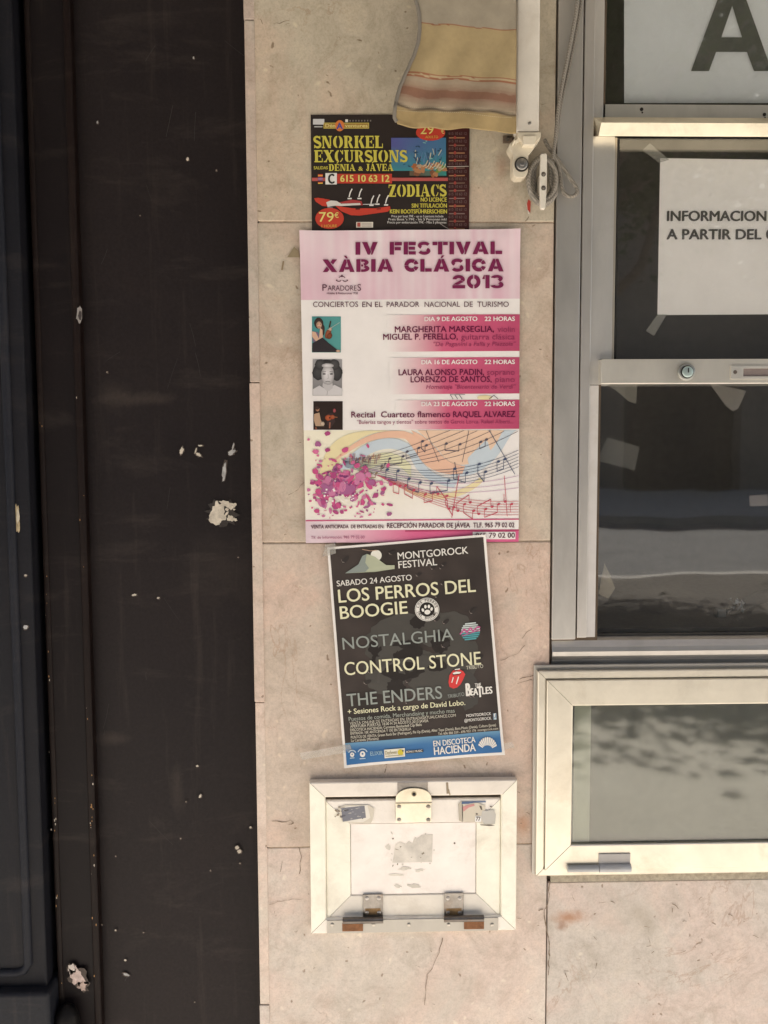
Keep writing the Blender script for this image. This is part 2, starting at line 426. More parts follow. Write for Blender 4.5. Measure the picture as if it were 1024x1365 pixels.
def m_ground(name, c1, c2, scale, rough=0.85, joints=None):
    m, n, l, b = mat(name)
    co = coords(n)
    a = noise_(n, l, co, scale, 10, 0.65)
    r1 = ramp(n, [(0.3, c1), (0.7, c2)]); l.new(a, r1.inputs[0]); c = r1.outputs[0]
    f = noise_(n, l, co, scale * 40, 5, 0.7)
    r2 = ramp(n, [(0.3, (0.75,) * 3), (0.7, (1.15,) * 3)]); l.new(f, r2.inputs[0])
    c = mixc(n, l, 0.8, c, r2.outputs[0], 'MULTIPLY')
    if joints:
        br = N(n, 'ShaderNodeTexBrick'); br.inputs['Scale'].default_value = 1.0; br.inputs['Brick Width'].default_value = joints; br.inputs['Row Height'].default_value = joints
        br.offset = 0.0; br.inputs['Mortar Size'].default_value = 0.006
        br.inputs['Color1'].default_value = (1, 1, 1, 1); br.inputs['Color2'].default_value = (0.86, 0.86, 0.86, 1); br.inputs['Mortar'].default_value = (0.35, 0.33, 0.3, 1)
        l.new(co, br.inputs['Vector']); c = mixc(n, l, 1.0, c, br.outputs[0], 'MULTIPLY')
    l.new(c, b.inputs['Base Color']); b.inputs['Roughness'].default_value = rough
    bump_(n, l, f, 0.3, 0.004, b)
    return m
M['pavement'] = m_ground('sunlit_pavement', (0.50, 0.455, 0.395), (0.60, 0.55, 0.48), 1.2)
M['asphalt'] = m_ground('asphalt', (0.10, 0.097, 0.09), (0.15, 0.143, 0.135), 1.5)
M['render'] = m_ground('wall_render', (0.20, 0.17, 0.14), (0.30, 0.25, 0.20), 0.8)
M['dim_ground'] = m_ground('dim_strip_ground', (0.055, 0.045, 0.035), (0.10, 0.085, 0.065), 1.6)  # dark tone for the added strip that dims the mirrored ground
M['concrete'] = m_ground('concrete', (0.36, 0.33, 0.29), (0.46, 0.43, 0.38), 2.0)

# ------------------------------------------------------------------ lettering
_tc = {}
def text_mesh(s, bold=0.0, res=4, space=1.0):
    k = (s, bold, res, space)
    if k in _tc: return _tc[k]
    c = bpy.data.curves.new('lettering', 'FONT'); c.body = s; c.offset = bold; c.resolution_u = res; c.space_character = space
    o = bpy.data.objects.new('lettering', c); COL.objects.link(o)
    dg = bpy.context.evaluated_depsgraph_get()
    me = o.evaluated_get(dg).to_mesh()
    vs = [(v.co.x, v.co.y) for v in me.vertices]; fs = [tuple(p.vertices) for p in me.polygons]
    o.evaluated_get(dg).to_mesh_clear()
    bpy.data.objects.remove(o); bpy.data.curves.remove(c)
    _tc[k] = (vs, fs)
    return vs, fs
CAPH = 0.70
def _calib():
    global CAPH
    vs, _ = text_mesh('H'); CAPH = max(v[1] for v in vs)
_calib()
def text(mb, s, a, b, cap, col, d, bold=0.0, res=3, shear=0.0, space=1.0, mi=0):
    """lettering whose baseline runs from pixel a to pixel b, cap height in pixels; fits the width"""
    vs, fs = text_mesh(s, 0.0, res, space)
    if not vs: return
    x0 = min(v[0] for v in vs); x1 = max(v[0] for v in vs); w = (x1 - x0) or 1
    A = W(a[0], a[1], d); B = W(b[0], b[1], d)
    e = B - A; L = e.length; e = e / L
    up = Vector((-e.z, 0, e.x))
    h = cap * SC((a[0] + b[0]) / 2, a[1], d) / CAPH
    q = bold * 1.15
    for k, (sx, sy) in enumerate(((0, 0),) if bold < 0.004 else ((-q, 0), (q, 0), (-q * .5, -q * .55), (q * .5, q * .55), (0, 0))):
        out = []
        for (x, y) in vs:
            t = (x - x0) / w * L + (shear * y + sx) * h
            out.append(A + e * t + up * ((y + sy) * h) + Vector((0, -0.00003 * k, 0)))
        mb.add(out, fs, col, mi=mi)

# slab-serif stencil glyphs, 10 units tall
def _ring(cx, cy, rx, ry, ix, iy, a0, a1, n=12):
    o = [(cx + rx * math.cos(a), cy + ry * math.sin(a)) for a in [a0 + (a1 - a0) * i / n for i in range(n + 1)]]
    q = [(cx + ix * math.cos(a), cy + iy * math.sin(a)) for a in [a0 + (a1 - a0) * i / n for i in range(n + 1)]]
    return [[o[i], o[i + 1], q[i + 1], q[i]] for i in range(n)]
def _r(x0, y0, x1, y1): return [(x0, y0), (x1, y0), (x1, y1), (x0, y1)]
def _stem(x, w=2.6, s=0.7, y0=0, y1=10):
    return [_r(x, y0 + 1.0, x + w, y1 - 1.0), _r(x - s, y0, x + w + s, y0 + 1.0), _r(x - s, y1 - 1.0, x + w + s, y1)]
def _rib(pts, ws):
    out = []
    for i in range(len(pts) - 1):
        (ax, ay), (bx, by) = pts[i], pts[i + 1]
        def nn(j):
            p = pts[max(j - 1, 0)]; q = pts[min(j + 1, len(pts) - 1)]
            dx, dy = q[0] - p[0], q[1] - p[1]; L = math.hypot(dx, dy); return (-dy / L, dx / L)
        na, nb = nn(i), nn(i + 1); wa, wb = ws[i] / 2, ws[i + 1] / 2
        out.append([(ax - na[0] * wa, ay - na[1] * wa), (bx - nb[0] * wb, by - nb[1] * wb), (bx + nb[0] * wb, by + nb[1] * wb), (ax + na[0] * wa, ay + na[1] * wa)])
    return out
PI = math.pi
def _S():
    pts = []; ws = []
    for i in range(9):
        a = R(20 + 230 * i / 8); pts.append((3.4 + 2.5 * math.cos(a), 7.35 + 2.0 * math.sin(a))); ws.append(1.2 + 1.3 * (i / 8))
    for i in range(1, 9):
        a = R(70 - 230 * i / 8); pts.append((3.6 + 2.5 * math.cos(a), 2.65 + 2.0 * math.sin(a))); ws.append(2.6 - 1.3 * (i / 8))
    return _rib(pts, ws) + [_r(5.4, 7.2, 6.1, 10), _r(0.6, 0, 1.3, 2.8)], 6.8
GL = {
 'S': _S(),
 'N': ([_r(0.9, 1, 2.0, 9), _r(0, 0, 2.9, 1), _r(0, 9, 1.8, 10), [(0.9, 10), (3.6, 10), (8.3, 0), (5.9, 0)], _r(7.2, 1.5, 8.3, 9), _r(6.2, 9, 9.2, 10)], 9.4),
 'O': (_ring(4.4, 5, 4.2, 5.1, 1.6, 4.3, R(100), R(260)) + _ring(4.8, 5, 4.2, 5.1, 1.6, 4.3, R(-80), R(80)), 9.2),
 'R': (_stem(0.7) + _ring(3.9, 7.3, 3.6, 2.7, 1.2, 1.8, R(-90), R(90)) + [[(3.9, 4.7), (6.0, 4.7), (8.0, 1), (8.6, 0), (6.0, 0)]], 8.9),
 'K': (_stem(0.7) + [[(3.8, 5.2), (4.6, 4.4), (8.0, 9.2), (7.2, 10), (6.6, 9.6)], [(4.4, 5.9), (6.2, 6.6), (9.2, 0), (6.2, 0)], _r(5.6, 9, 8.8, 10)], 9.3),
 'E': (_stem(0.7) + [_r(3.9, 9, 7.4, 10), _r(6.7, 6.9, 7.4, 9), _r(3.9, 4.6, 5.6, 5.5), _r(5.3, 3.7, 6.0, 6.4), _r(3.9, 0, 7.6, 1), _r(6.9, 1, 7.6, 3.2)], 8.0),
 'L': (_stem(0.7) + [_r(3.9, 0, 7.2, 1), _r(6.5, 1, 7.2, 3.6)], 7.5),
 'X': ([[(0.4, 10), (3.8, 10), (8.8, 0), (5.4, 0)], [(7.0, 10), (8.2, 10), (5.3, 5.6), (4.7, 6.4)], [(0.8, 0), (2.0, 0), (4.4, 3.7), (3.8, 4.6)], _r(0, 9, 4.2, 10), _r(6.0, 9, 9.0, 10), _r(0, 0, 2.9, 1), _r(5.0, 0, 9.2, 1)], 9.3),
 'C': (_ring(4.4, 5, 4.2, 5.1, 1.6, 4.3, R(100), R(260)) + _ring(4.6, 5, 3.2, 5.1, 2.4, 4.2, R(20), R(80)) + _ring(4.6, 5, 3.2, 5.1, 2.4, 4.2, R(-80), R(-20)) + [_r(7.1, 6.5, 7.8, 10)], 8.2),
 'U': ([_r(0.8, 3, 3.4, 9), _r(0, 9, 4.2, 10), _r(6.6, 3, 7.7, 9), _r(5.6, 9, 8.7, 10)] + _ring(4.25, 3, 3.45, 3.1, 0.85, 2.0, R(180), R(262)) + _ring(4.25, 3, 3.45, 3.1, 2.4, 2.2, R(278), R(360)), 8.9),
 'I': (_stem(0.7), 4.2),
 'D': (_stem(0.7) + _ring(3.9, 5, 4.4, 5.0, 1.6, 4.0, R(-90), R(90)), 8.6),
 'A': ([[(3.4, 10), (5.4, 10), (9.0, 0), (6.0, 0)], [(3.9, 9.4), (3.2, 8.6), (0.9, 0.6), (1.9, 0.6)], _r(2.4, 2.9, 5.4, 3.8), _r(0, 0, 2.9, 1), _r(5.3, 0, 9.6, 1)], 9.6),
 'J': ([_r(2.2, 2.6, 4.8, 9), _r(1.2, 9, 5.6, 10)] + _ring(2.6, 2.7, 2.2, 2.8, 0.6, 1.6, R(180), R(350)), 5.8),
 'V': ([[(0.8, 10), (3.8, 10), (6.2, 0), (4.6, 0)], [(7.0, 10), (8.1, 10), (6.4, 2.4), (5.9, 4.2)], _r(0, 9, 4.4, 10), _r(5.9, 9, 8.9, 10)], 9.0),
 'Z': ([_r(0.6, 9, 7.6, 10), _r(0.6, 7.2, 1.3, 9), [(4.4, 9.0), (7.6, 9.0), (3.9, 1.0), (0.6, 1.0)], _r(0.4, 0, 7.8, 1), _r(7.1, 1, 7.8, 3.0)], 8.3),
 ' ': ([], 3.5),
}
def stencil(mb, s, a, b, cap, col, d):
    polys = []; x = 0
    for ch in s:
        base = {'É': 'E', 'Á': 'A'}.get(ch, ch)
        g, w = GL[base]
        polys += [[(p[0] + x, p[1]) for p in q] for q in g]
        if base != ch: polys.append([(x + 3.2, 10.7), (x + 4.4, 10.7), (x + 6.2, 13), (x + 4.2, 13)])
        x += w + 0.55
    A = W(a[0], a[1], d); B = W(b[0], b[1], d); e = B - A; L = e.length; e /= L
    up = Vector((-e.z, 0, e.x)); h = cap * SC(a[0], a[1], d) / 10
    for q in polys:
        mb.add([A + e * (p[0] / (x - 0.55) * L) + up * (p[1] * h) for p in q], [tuple(range(len(q)))], col)

# ------------------------------------------------------------------ print helpers (pixel quads laid on a sheet)
def quad(mb, corners, d, colf, nx=1, ny=1):
    """corners TL,TR,BR,BL in pixels; colf a colour or f(u,v)"""
    P = [W(p[0], p[1], d) for p in corners]
    vs = []; cs = []
    for j in range(ny + 1):
        for i in range(nx + 1):
            u, v = i / nx, j / ny
            vs.append((P[0] * (1 - u) + P[1] * u) * (1 - v) + (P[3] * (1 - u) + P[2] * u) * v)
            cs.append(colf(u, v) if callable(colf) else colf)
    fs = []
    w = nx + 1
    for j in range(ny):
        for i in range(nx): fs.append((j * w + i, (j + 1) * w + i, (j + 1) * w + i + 1, j * w + i + 1))
    mb.add(vs, fs, cs)
def rect(mb, x0, y0, x1, y1, d, colf, nx=1, ny=1): quad(mb, [(x0, y0), (x1, y0), (x1, y1), (x0, y1)], d, colf, nx, ny)
def pz_(pts, d): return [(W(x_, y_, d).x, W(x_, y_, d).z) for x_, y_ in pts]
def poly(mb, pts, d, col, mi=0):
    vs = [W(p[0], p[1], d) for p in pts]
    a = sum(pts[i][0] * pts[(i + 1) % len(pts)][1] - pts[(i + 1) % len(pts)][0] * pts[i][1] for i in range(len(pts)))
    if a > 0: vs = vs[::-1]
    mb.add(vs, [tuple(range(len(vs)))], col, mi=mi)
def ell(mb, cx, cy, rx, ry, d, col, n=20, rot=0.0, jag=0.0, seed=0, mi=0):
    rnd = random.Random(seed); pts = []
    for k in range(n):
        a = 2 * PI * k / n; q = 1 + jag * (rnd.random() - 0.5) * 2
        x, y = rx * q * math.cos(a), ry * q * math.sin(a)
        pts.append((cx + x * math.cos(rot) - y * math.sin(rot), cy + x * math.sin(rot) + y * math.cos(rot)))
    poly(mb, pts, d, col, mi)
def ellg(mb, cx, cy, rx, ry, d, col, rot=0.0, seed=0, n=20):
    rnd = random.Random(seed); edge = tuple(c * .50 for c in col[:3]) + (1,); mid = tuple(c * .88 for c in col[:3]) + (1,); lit = tuple(min(1, c * 1.16) for c in col[:3]) + (1,)
    vs = [W(cx - rx * .2, cy - ry * .2, d)]; cs = [lit]
    for q, cc in ((.6, mid), (1.0, edge)):
        for k in range(n):
            a = -2 * PI * k / n; j = 1 + (.05 * (rnd.random() - .5) * 2 if q == 1 else 0); x, y = rx * q * j * math.cos(a), ry * q * j * math.sin(a)
            vs.append(W(cx + x * math.cos(rot) - y * math.sin(rot), cy + x * math.sin(rot) + y * math.cos(rot), d)); cs.append(cc)
    fs = [(0, 1 + k, 1 + (k + 1) % n) for k in range(n)] + [(1 + k, 1 + n + k, 1 + n + (k + 1) % n, 1 + (k + 1) % n) for k in range(n)]
    mb.add(vs, fs, cs)
def stroke(mb, pts, w, d, col):
    for i in range(len(pts) - 1):
        (ax, ay), (bx, by) = pts[i], pts[i + 1]
        dx, dy = bx - ax, by - ay; L = math.hypot(dx, dy) or 1; nx, ny = -dy / L * w / 2, dx / L * w / 2
        poly(mb, [(ax + nx, ay + ny), (bx + nx, by + ny), (bx - nx, by - ny), (ax - nx, ay - ny)], d, col)
def arc(cx, cy, rx, ry, a0, a1, n=14):
    return [(cx + rx * math.cos(R(a0 + (a1 - a0) * i / n)), cy + ry * math.sin(R(a0 + (a1 - a0) * i / n))) for i in range(n + 1)]
def lerp(a, b, t):
    t = max(0, min(1, t)); return tuple(a[i] * (1 - t) + b[i] * t for i in range(4))
def curled(f, corners, lift=0.005, r=0.05):
    P = [W(*c) for c in corners]
    def g(x, z):
        v = f(x, z)
        for p in P:
            q = math.hypot(x - p.x, z - p.z) / r
            if q < 1: v += lift * (1 - q) ** 2
        return v
    return g
def wavy(seed, amp, sc, base=0.0):
    def f(x, z):
        return base + amp * (0.5 + 0.5 * mnoise.noise(Vector((x * sc + seed, z * sc * 0.8, seed * 1.7)))) + amp * 0.35 * (0.5 + 0.5 * mnoise.noise(Vector((x * sc * 3 + seed, z * sc * 2.2, 3.1))))
    return f

# ================================================================== THE STREET (setting)
def plane(name, x0, x1, y0, y1, z, m, th=0.0):
    b = MB()
    if th: 
        b.add([(x0, y0, z), (x1, y0, z), (x1, y1, z), (x0, y1, z), (x0, y0, z - th), (x1, y0, z - th), (x1, y1, z - th), (x0, y1, z - th)],
              [(0, 1, 2, 3), (7, 6, 5, 4), (0, 4, 5, 1), (1, 5, 6, 2), (2, 6, 7, 3), (3, 7, 4, 0)])
    else: b.add([(x0, y0, z), (x1, y0, z), (x1, y1, z), (x0, y1, z)], [(0, 1, 2, 3)])
    return struct(b.build(name, m))
plane('ground', -300, 300, -400, 300, -0.16, M['asphalt'])
plane('pavement', -40, 40, -4.2, 0.6, 0.0, M['pavement'], 0.15)
plane('dimming_strip', -40, 40, -7.4, -4.203, 0.0, M['dim_ground'], 0.15)  # dark ground strip, added unseen to dim the dapples mirrored in the pane
plane('kerb', -40, 40, -7.55, -7.403, 0.004, M['concrete'], 0.155)
plane('road', -60, 60, -14.2, -7.553, -0.13, M['asphalt'], 0.02)
plane('opposite_kerb', -40, 40, -14.35, -14.203, 0.004, M['concrete'], 0.155)
plane('road_line', -60, 60, -13.95, -13.8, -0.126, M['concrete'])
plane('opposite_pavement', -40, 40, -22, -14.353, 0.0, M['pavement'], 0.15)
# street trees along the kerb: mirrored in the panes, their shade lies on the outer pavement
def m_leaf():
    m, n, l, b = mat('tree_leaves')
    oi = noise_(n, l, coords(n), 1.6, 3)
    r = ramp(n, [(0.35, (0.035, 0.06, 0.015)), (0.65, (0.075, 0.11, 0.03))]); l.new(oi, r.inputs[0]); l.new(r.outputs[0], b.inputs['Base Color']); b.inputs['Roughness'].default_value = 0.55
    return m
def m_bark():
    m, n, l, b = mat('tree_bark')
    r = ramp(n, [(0.3, (0.08, 0.06, 0.045)), (0.7, (0.19, 0.15, 0.12))]); f = noise_(n, l, coords(n), 14, 8, 0.7); l.new(f, r.inputs[0]); l.new(r.outputs[0], b.inputs['Base Color']); bump_(n, l, f, 0.6, 0.02, b)
    return m
LEAF, BARK = m_leaf(), m_bark()
for ti, (tx, ty, lab) in enumerate(((-5.2, -6.9, 'broad street tree by the kerb, well left of the booth'), (1.9, -7.0, 'broad street tree by the kerb, straight across from the posters'), (5.6, -6.9, 'broad street tree by the kerb, well right of the booth'))):
    tt = thing('street_tree', lab, 'tree', (tx, ty, 0), 'street trees along the kerb')
    rn = random.Random(60 + ti); b = MB()
    b.tube([(tx, ty, 0), (tx + .05, ty, 1.2), (tx, ty + .04, 2.4), (tx + .03, ty, 3.6), (tx, ty, 4.6)], [.17, .14, .125, .09, .05], n=12)
    tips = []
    for k in range(20):
        a = k * 2.4 + rn.random(); r_ = rn.uniform(0.5, 2.1); z_ = rn.uniform(3.8, 5.6)
        c_ = (tx + r_ * math.cos(a), ty + r_ * .9 * math.sin(a), z_); tips.append(c_)
        b.tube([(tx, ty, 2.3 + .12 * k), (tx + r_ * .45 * math.cos(a), ty + r_ * .4 * math.sin(a), 2.9 + .14 * k), c_], [.07, .045, .015], n=8)
    b.build('trunk', BARK, tt)
    b = MB()
    for c_ in tips + [(tx, ty, 5.2), (tx, ty, 4.4)]:
        for k in range(1000):
            v = Vector((rn.gauss(0, .44), rn.gauss(0, .44), rn.gauss(0, .32))) + Vector(c_)
            e1 = Vector((rn.uniform(-1, 1), rn.uniform(-1, 1), rn.uniform(-.5, .5))).normalized(); e2 = e1.orthogonal().normalized(); s_ = rn.uniform(.03, .065)
            b.add([v - e1 * s_, v + e2 * s_ * .5, v + e1 * s_, v - e2 * s_ * .5], [(0, 1, 2, 3)])
    b.build('crown', LEAF, tt)
# house across the street, seen only mirrored in the panes
hb = thing('street_house', 'shaded rendered house with dark shop openings across the street', 'house', (0, -22.2, 0))
b = MB(); xs = []
b.box(-26, 26, 3.2, 15.5, 22, 28)
x = -26
while x < 26:
    b.box(x, x + 0.9, 0, 3.2, 22, 28); xs.append((x + 0.9, x + 4.0)); x += 4.0
b.build('wall', M['render'], hb)
for i, (xa, xb) in enumerate(xs[:13]):
    k = MB(); k.box(xa, xb, 0, 3.195, 22.6, 22.7, (0.03, 0.03, 0.035, 1)); k.build('shop_window', M['black'], hb)
# unseen overhang slab, added above the picture to keep the sun off the wall
b = MB(); b.box(-6, 6, 2.72, 2.92, 0.001, 1.60); struct(b.build('shading_overhang', M['concrete']))
# building mass above and beside the picture
b = MB(); b.box(-6, -0.12, 0, 6, -0.4, -0.064); b.box(1.5, 6, 0, 6, -0.4, -0.002); b.box(-0.119, 1.499, 2.37, 6, -0.4, -0.036)
struct(b.build('house_wall', M['render']))

# ================================================================== MARBLE CLADDING
mw = thing('marble_wall', 'beige veined marble wall cladding behind the posters, with open slab joints', 'wall', (0, 0, 0.0))
xL, xR = X(343.0, 400), X(737.5, 480)
zJ = [Z(-120), Z(296), Z(722.5), Z(1127), Z(1500)]
g = 0.0008
xs1 = X(349.5, 1365) ; 
xE0, xE1 = X(326.5, 100), X(340.6, 100)
tints = [(0.97, 0.955, 0.85, 1), (0.99, 0.955, 0.88, 1), (1.07, 0.985, 0.93, 1), (1.09, 1.075, 1.07, 1)]  # tones lighter toward the bottom: bounce-light gradient added to each slab's own hue
def slab(x0, x1, z0, z1, tint, d=0.0, chips=0, seed=1):
    b = MB(); b.box(x0, x1, z0, z1, -0.03, d, tint); return b.build('marble_slab', M['marble'], mw, bevel=0.0013, seg=2)
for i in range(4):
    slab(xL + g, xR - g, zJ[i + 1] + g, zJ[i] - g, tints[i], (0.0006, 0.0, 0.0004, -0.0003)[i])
slab(xR + g, X(1500, 1200), zJ[4], Z(1176, 800), (1.03, 1.03, 1.045, 1), -0.0012)
ez = [-120, 27, 510, 936, 1339, 1500]
for i in range(5):
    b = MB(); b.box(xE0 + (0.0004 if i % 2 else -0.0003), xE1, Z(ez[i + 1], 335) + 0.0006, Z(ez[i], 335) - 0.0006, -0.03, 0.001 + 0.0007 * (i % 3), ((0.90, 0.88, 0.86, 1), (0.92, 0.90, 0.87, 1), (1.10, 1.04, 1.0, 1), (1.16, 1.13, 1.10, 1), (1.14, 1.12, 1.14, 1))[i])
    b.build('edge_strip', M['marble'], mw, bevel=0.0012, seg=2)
b = MB(); b.box(xE0 + 0.001, X(800, 700), zJ[4], zJ[0], -0.035, -0.006, (0.10, 0.07, 0.045, 1)); b.box(X(800, 700) + 0.0005, X(1500, 1200), zJ[4], Z(1180, 800), -0.035, -0.006, (0.10, 0.07, 0.045, 1))
b.build('mortar_bed', M['matte'], mw)
b = MB()
for zj in zJ[1:4]: b.box(xL + 0.004, xR - 0.001, zj - 0.00085, zj + 0.00085, -0.02, -0.0007, (0.40, 0.31, 0.23, 1))
for zj in [Z(q, 335) for q in ez[1:5]]: b.box(xE0 + 0.0015, xE1 - 0.001, zj - 0.0007, zj + 0.0007, -0.02, -0.0005, (0.32, 0.25, 0.19, 1))
b.build('joint_filler', M['chip'], mw)
# individual cracks the photo shows, cut as thin dark slivers
b = MB(); ck = (0.20, 0.145, 0.10, 1)
def crack(pts, w, seed=0, d=0.0011):
    rnd = random.Random(seed); out = []
    for i in range(len(pts) - 1):
        (ax, ay), (bx, by) = pts[i], pts[i + 1]; n = max(2, int(math.hypot(bx - ax, by - ay) / 5))
        for k in range(n): t = k / n; out.append((ax + (bx - ax) * t + rnd.uniform(-1, 1), ay + (by - ay) * t + rnd.uniform(-1, 1)))
    out.append(pts[-1])
    for i in range(len(out) - 1): stroke(b, [out[i], out[i + 1]], w * rnd.uniform(0.4, 1.2), d, ck)
crack([(363, 1094), (376, 1096), (388, 1094), (391, 1098), (385, 1099)], 0.9, 1)
crack([(340, 64), (328, 76)], 0.7, 2)
crack([(399, 1129), (402, 1143), (399, 1165)], 0.8, 3)
crack([(377, 1149), (374, 1162)], 0.9, 4)
crack([(705, 288), (700, 295)], 0.8, 5)
crack([(692, 905), (712, 900)], 0.9, 6); crack([(690, 912), (708, 906), (712, 907)], 0.8, 7)
crack([(697, 850), (703, 843), (709, 838)], 0.6, 8)
crack([(733, 1176), (731, 1205), (725, 1214), (727, 1228), (733, 1260), (731, 1300)], 1.6, 9, 0.0004)
crack([(724, 1212), (718, 1214)], 1.2, 10)
crack([(590, 1250), (584, 1275), (570, 1300), (566, 1340)], 0.8, 11)
crack([(408, 640), (398, 652), (384, 660)], 0.5, 12)
crack([(668, 880), (690, 872), (700, 860)], 0.5, 13)
crack([(360, 1205), (380, 1200), (405, 1198)], 0.6, 14)
crack([(512, 1031), (516, 1020)], 0.9, 15); crack([(516, 1020), (512, 1012)], 0.7, 16)
crack([(365, 31), (372, 31), (386, 27)], 0.7, 17); crack([(348, 25), (350, 32)], 0.8, 18)
for k in range(46):
    rnd = random.Random(100 + k)
    px, py = rnd.uniform(366, 730), rnd.choice([rnd.uniform(5, 300), rnd.uniform(300, 1030), rnd.uniform(1035, 1240), rnd.uniform(1180, 1360)])
    a = rnd.uniform(0, 6.28); L = rnd.uniform(2, 9)
    crack([(px, py), (px + L * math.cos(a), py + L * math.sin(a) * 0.6)], rnd.uniform(0.3, 0.7), k)
for k in range(26):
    rnd = random.Random(300 + k); px, py = rnd.uniform(745, 1020), rnd.uniform(1190, 1300)
    a = rnd.uniform(0, 6.28); L = rnd.uniform(3, 12)
    crack([(px, py), (px + L * math.cos(a), py + L * math.sin(a))], rnd.uniform(0.4, 1.0), k, 0.0002)
# brown patch of old glue left of the pink poster
poly(b, [(392, 329), (398, 334), (400, 343), (383, 343)], 0.0012, (0.30, 0.24, 0.15, 1))
stroke(b, [(378, 348), (376, 360)], 2.2, 0.0012, (0.28, 0.21, 0.13, 1))
b.build('hairline_cracks', M['matte'], mw)

# ================================================================== BLACK DOORWAY ON THE LEFT
bp = thing('metal_cladding', 'flat black painted metal panel with chipped white spots beside the marble edge', 'panel', (X(220, 1365), 0.05, 0.0))
dP = -0.030
zb, zt = 0.0, 2.34
xpR, xpL = X(352, 700, dP) + 0.03, X(112, 700, dP)
b = MB()
nx, ny = 26, 90
vs = []; fs = []
for j in range(ny + 1):
    for i in range(nx + 1):
        x = xpL + (xpR - xpL) * i / nx; z = zb + (zt - zb) * j / ny
        vs.append((x, -dP + 0.0016 * mnoise.noise(Vector((x * 7, z * 3, 1.0))), z))
for j in range(ny):
    for i in range(nx): fs.append((j * (nx + 1) + i, j * (nx + 1) + i + 1, (j + 1) * (nx + 1) + i + 1, (j + 1) * (nx + 1) + i))
b.add(vs, fs, (0.0158, 0.0120, 0.0125, 1), True)
b.box(xpL, xpR, zb, zt, dP - 0.03, dP - 0.004, (0.02, 0.018, 0.018, 1))
b.build('panel', M['black'], bp)
b = MB()
ch = (0.62, 0.56, 0.47, 1); chg = (0.42, 0.42, 0.42, 1)
rnd = random.Random(5)
dC = dP + 0.0022
chip_owner = bp
def chip(cx, cy, rx, ry, col, rot=0.0, seed=0, jag=0.28, n=18):
    b = MB(); ell(b, cx + .4, cy + .3, rx * 1.25 + .5, ry * 1.2 + .5, dC - .0002, (.085, .066, .055, 1), n, rot, jag, seed + 900); ell(b, cx, cy, rx, ry, dC, col, n, rot, jag, seed); b.build('paint_chip', M['chip'], chip_owner)
b = MB(); ell(b, 297, 684, 20, 18, dC - .0002, (.040, .033, .030, 1), 26, .1, .3, 77); ell(b, 291, 684, 9, 15, dC, ch, 26, 0.15, 0.22, 1); ell(b, 288, 690, 10, 9, dC + .00005, ch, 22, 0, .2, 2); ell(b, 302, 672, 9, 4, dC + .0001, ch, 18, .2, .4, 3); ell(b, 308, 692, 5, 3.4, dC + .00015, ch, 18, 0.5, 0.4, 4)
for k in range(16): ell(b, rnd.uniform(296, 314), rnd.uniform(672, 696), rnd.uniform(1, 3.4), rnd.uniform(1, 3), dC + .0002 + .00003 * k, ch, 10, rnd.random() * 3, .45, 20 + k)
b.build('paint_chip', M['chip'], bp)
chip(299, 628, 2.3, 12, chg, 0.12, 5, 0.25); chip(309, 603, 5, 3, chg, -0.6, 6, 0.3); chip(311, 595, 1, 5, chg, 0.2, 66)
chip(242, 601, 2.4, 5, ch, 0.25, 7); chip(265, 606, 4, 2, ch, 0.5, 8); chip(261, 601, 1, 4, ch, 0.3, 9); chip(267, 594, 3, 0.9, ch, 0, 10)
chip(250, 212, 1.5, 2.4, ch, 0, 11); chip(130, 163, 1, 2, chg, 0, 12); chip(258, 77, 1, 1.6, chg, 0, 13); chip(179, 793, 3, 1.3, ch, -.2, 14); chip(211, 797, 1.5, 1.2, ch, 0, 15)
chip(316, 1130, 2.6, 2.4, ch, 0, 16, 0.15); chip(319, 1135, 2.6, 2.4, ch, 0, 17, 0.15); chip(334, 1103, 1.6, 1.3, ch, 0, 18); chip(267, 1061, 1.5, 2.6, ch, 0.5, 19); chip(263, 1021, 1.5, 1.2, ch, 0, 20)
chip(131, 1306, 3, 6, ch, 0.1, 21); chip(131, 1321, 3, 3, ch, 0, 22); chip(168, 1299, 4, 1.6, chg, 0.3, 23); chip(167, 1280, 1.4, 1.2, ch, 0, 24); chip(154, 1240, 1, 1, ch, 0, 25)
for k in range(12): chip(rnd.uniform(125, 320), rnd.uniform(60, 1340), rnd.uniform(0.5, 1.1), rnd.uniform(0.5, 1.2), (0.3, 0.25, 0.2, 1), 0, 200 + k, 0.3, 8)
b = MB(); rnd = random.Random(8)
for k in range(20):
    px, py = rnd.uniform(125, 330), rnd.uniform(20, 1350); a = rnd.gauss(1.57, .5); L_ = rnd.uniform(6, 46)
    stroke(b, [(px, py), (px + L_ * .5 * math.cos(a) + rnd.uniform(-1, 1), py + L_ * .5 * math.sin(a)), (px + L_ * math.cos(a), py + L_ * math.sin(a))], rnd.uniform(.3, .6), dC - .0004, rnd.choice([(.030, .026, .025, 1), (.036, .031, .029, 1), (.024, .021, .020, 1)]))
b.build('scratches', M['matte'], bp)['kind'] = 'stuff'
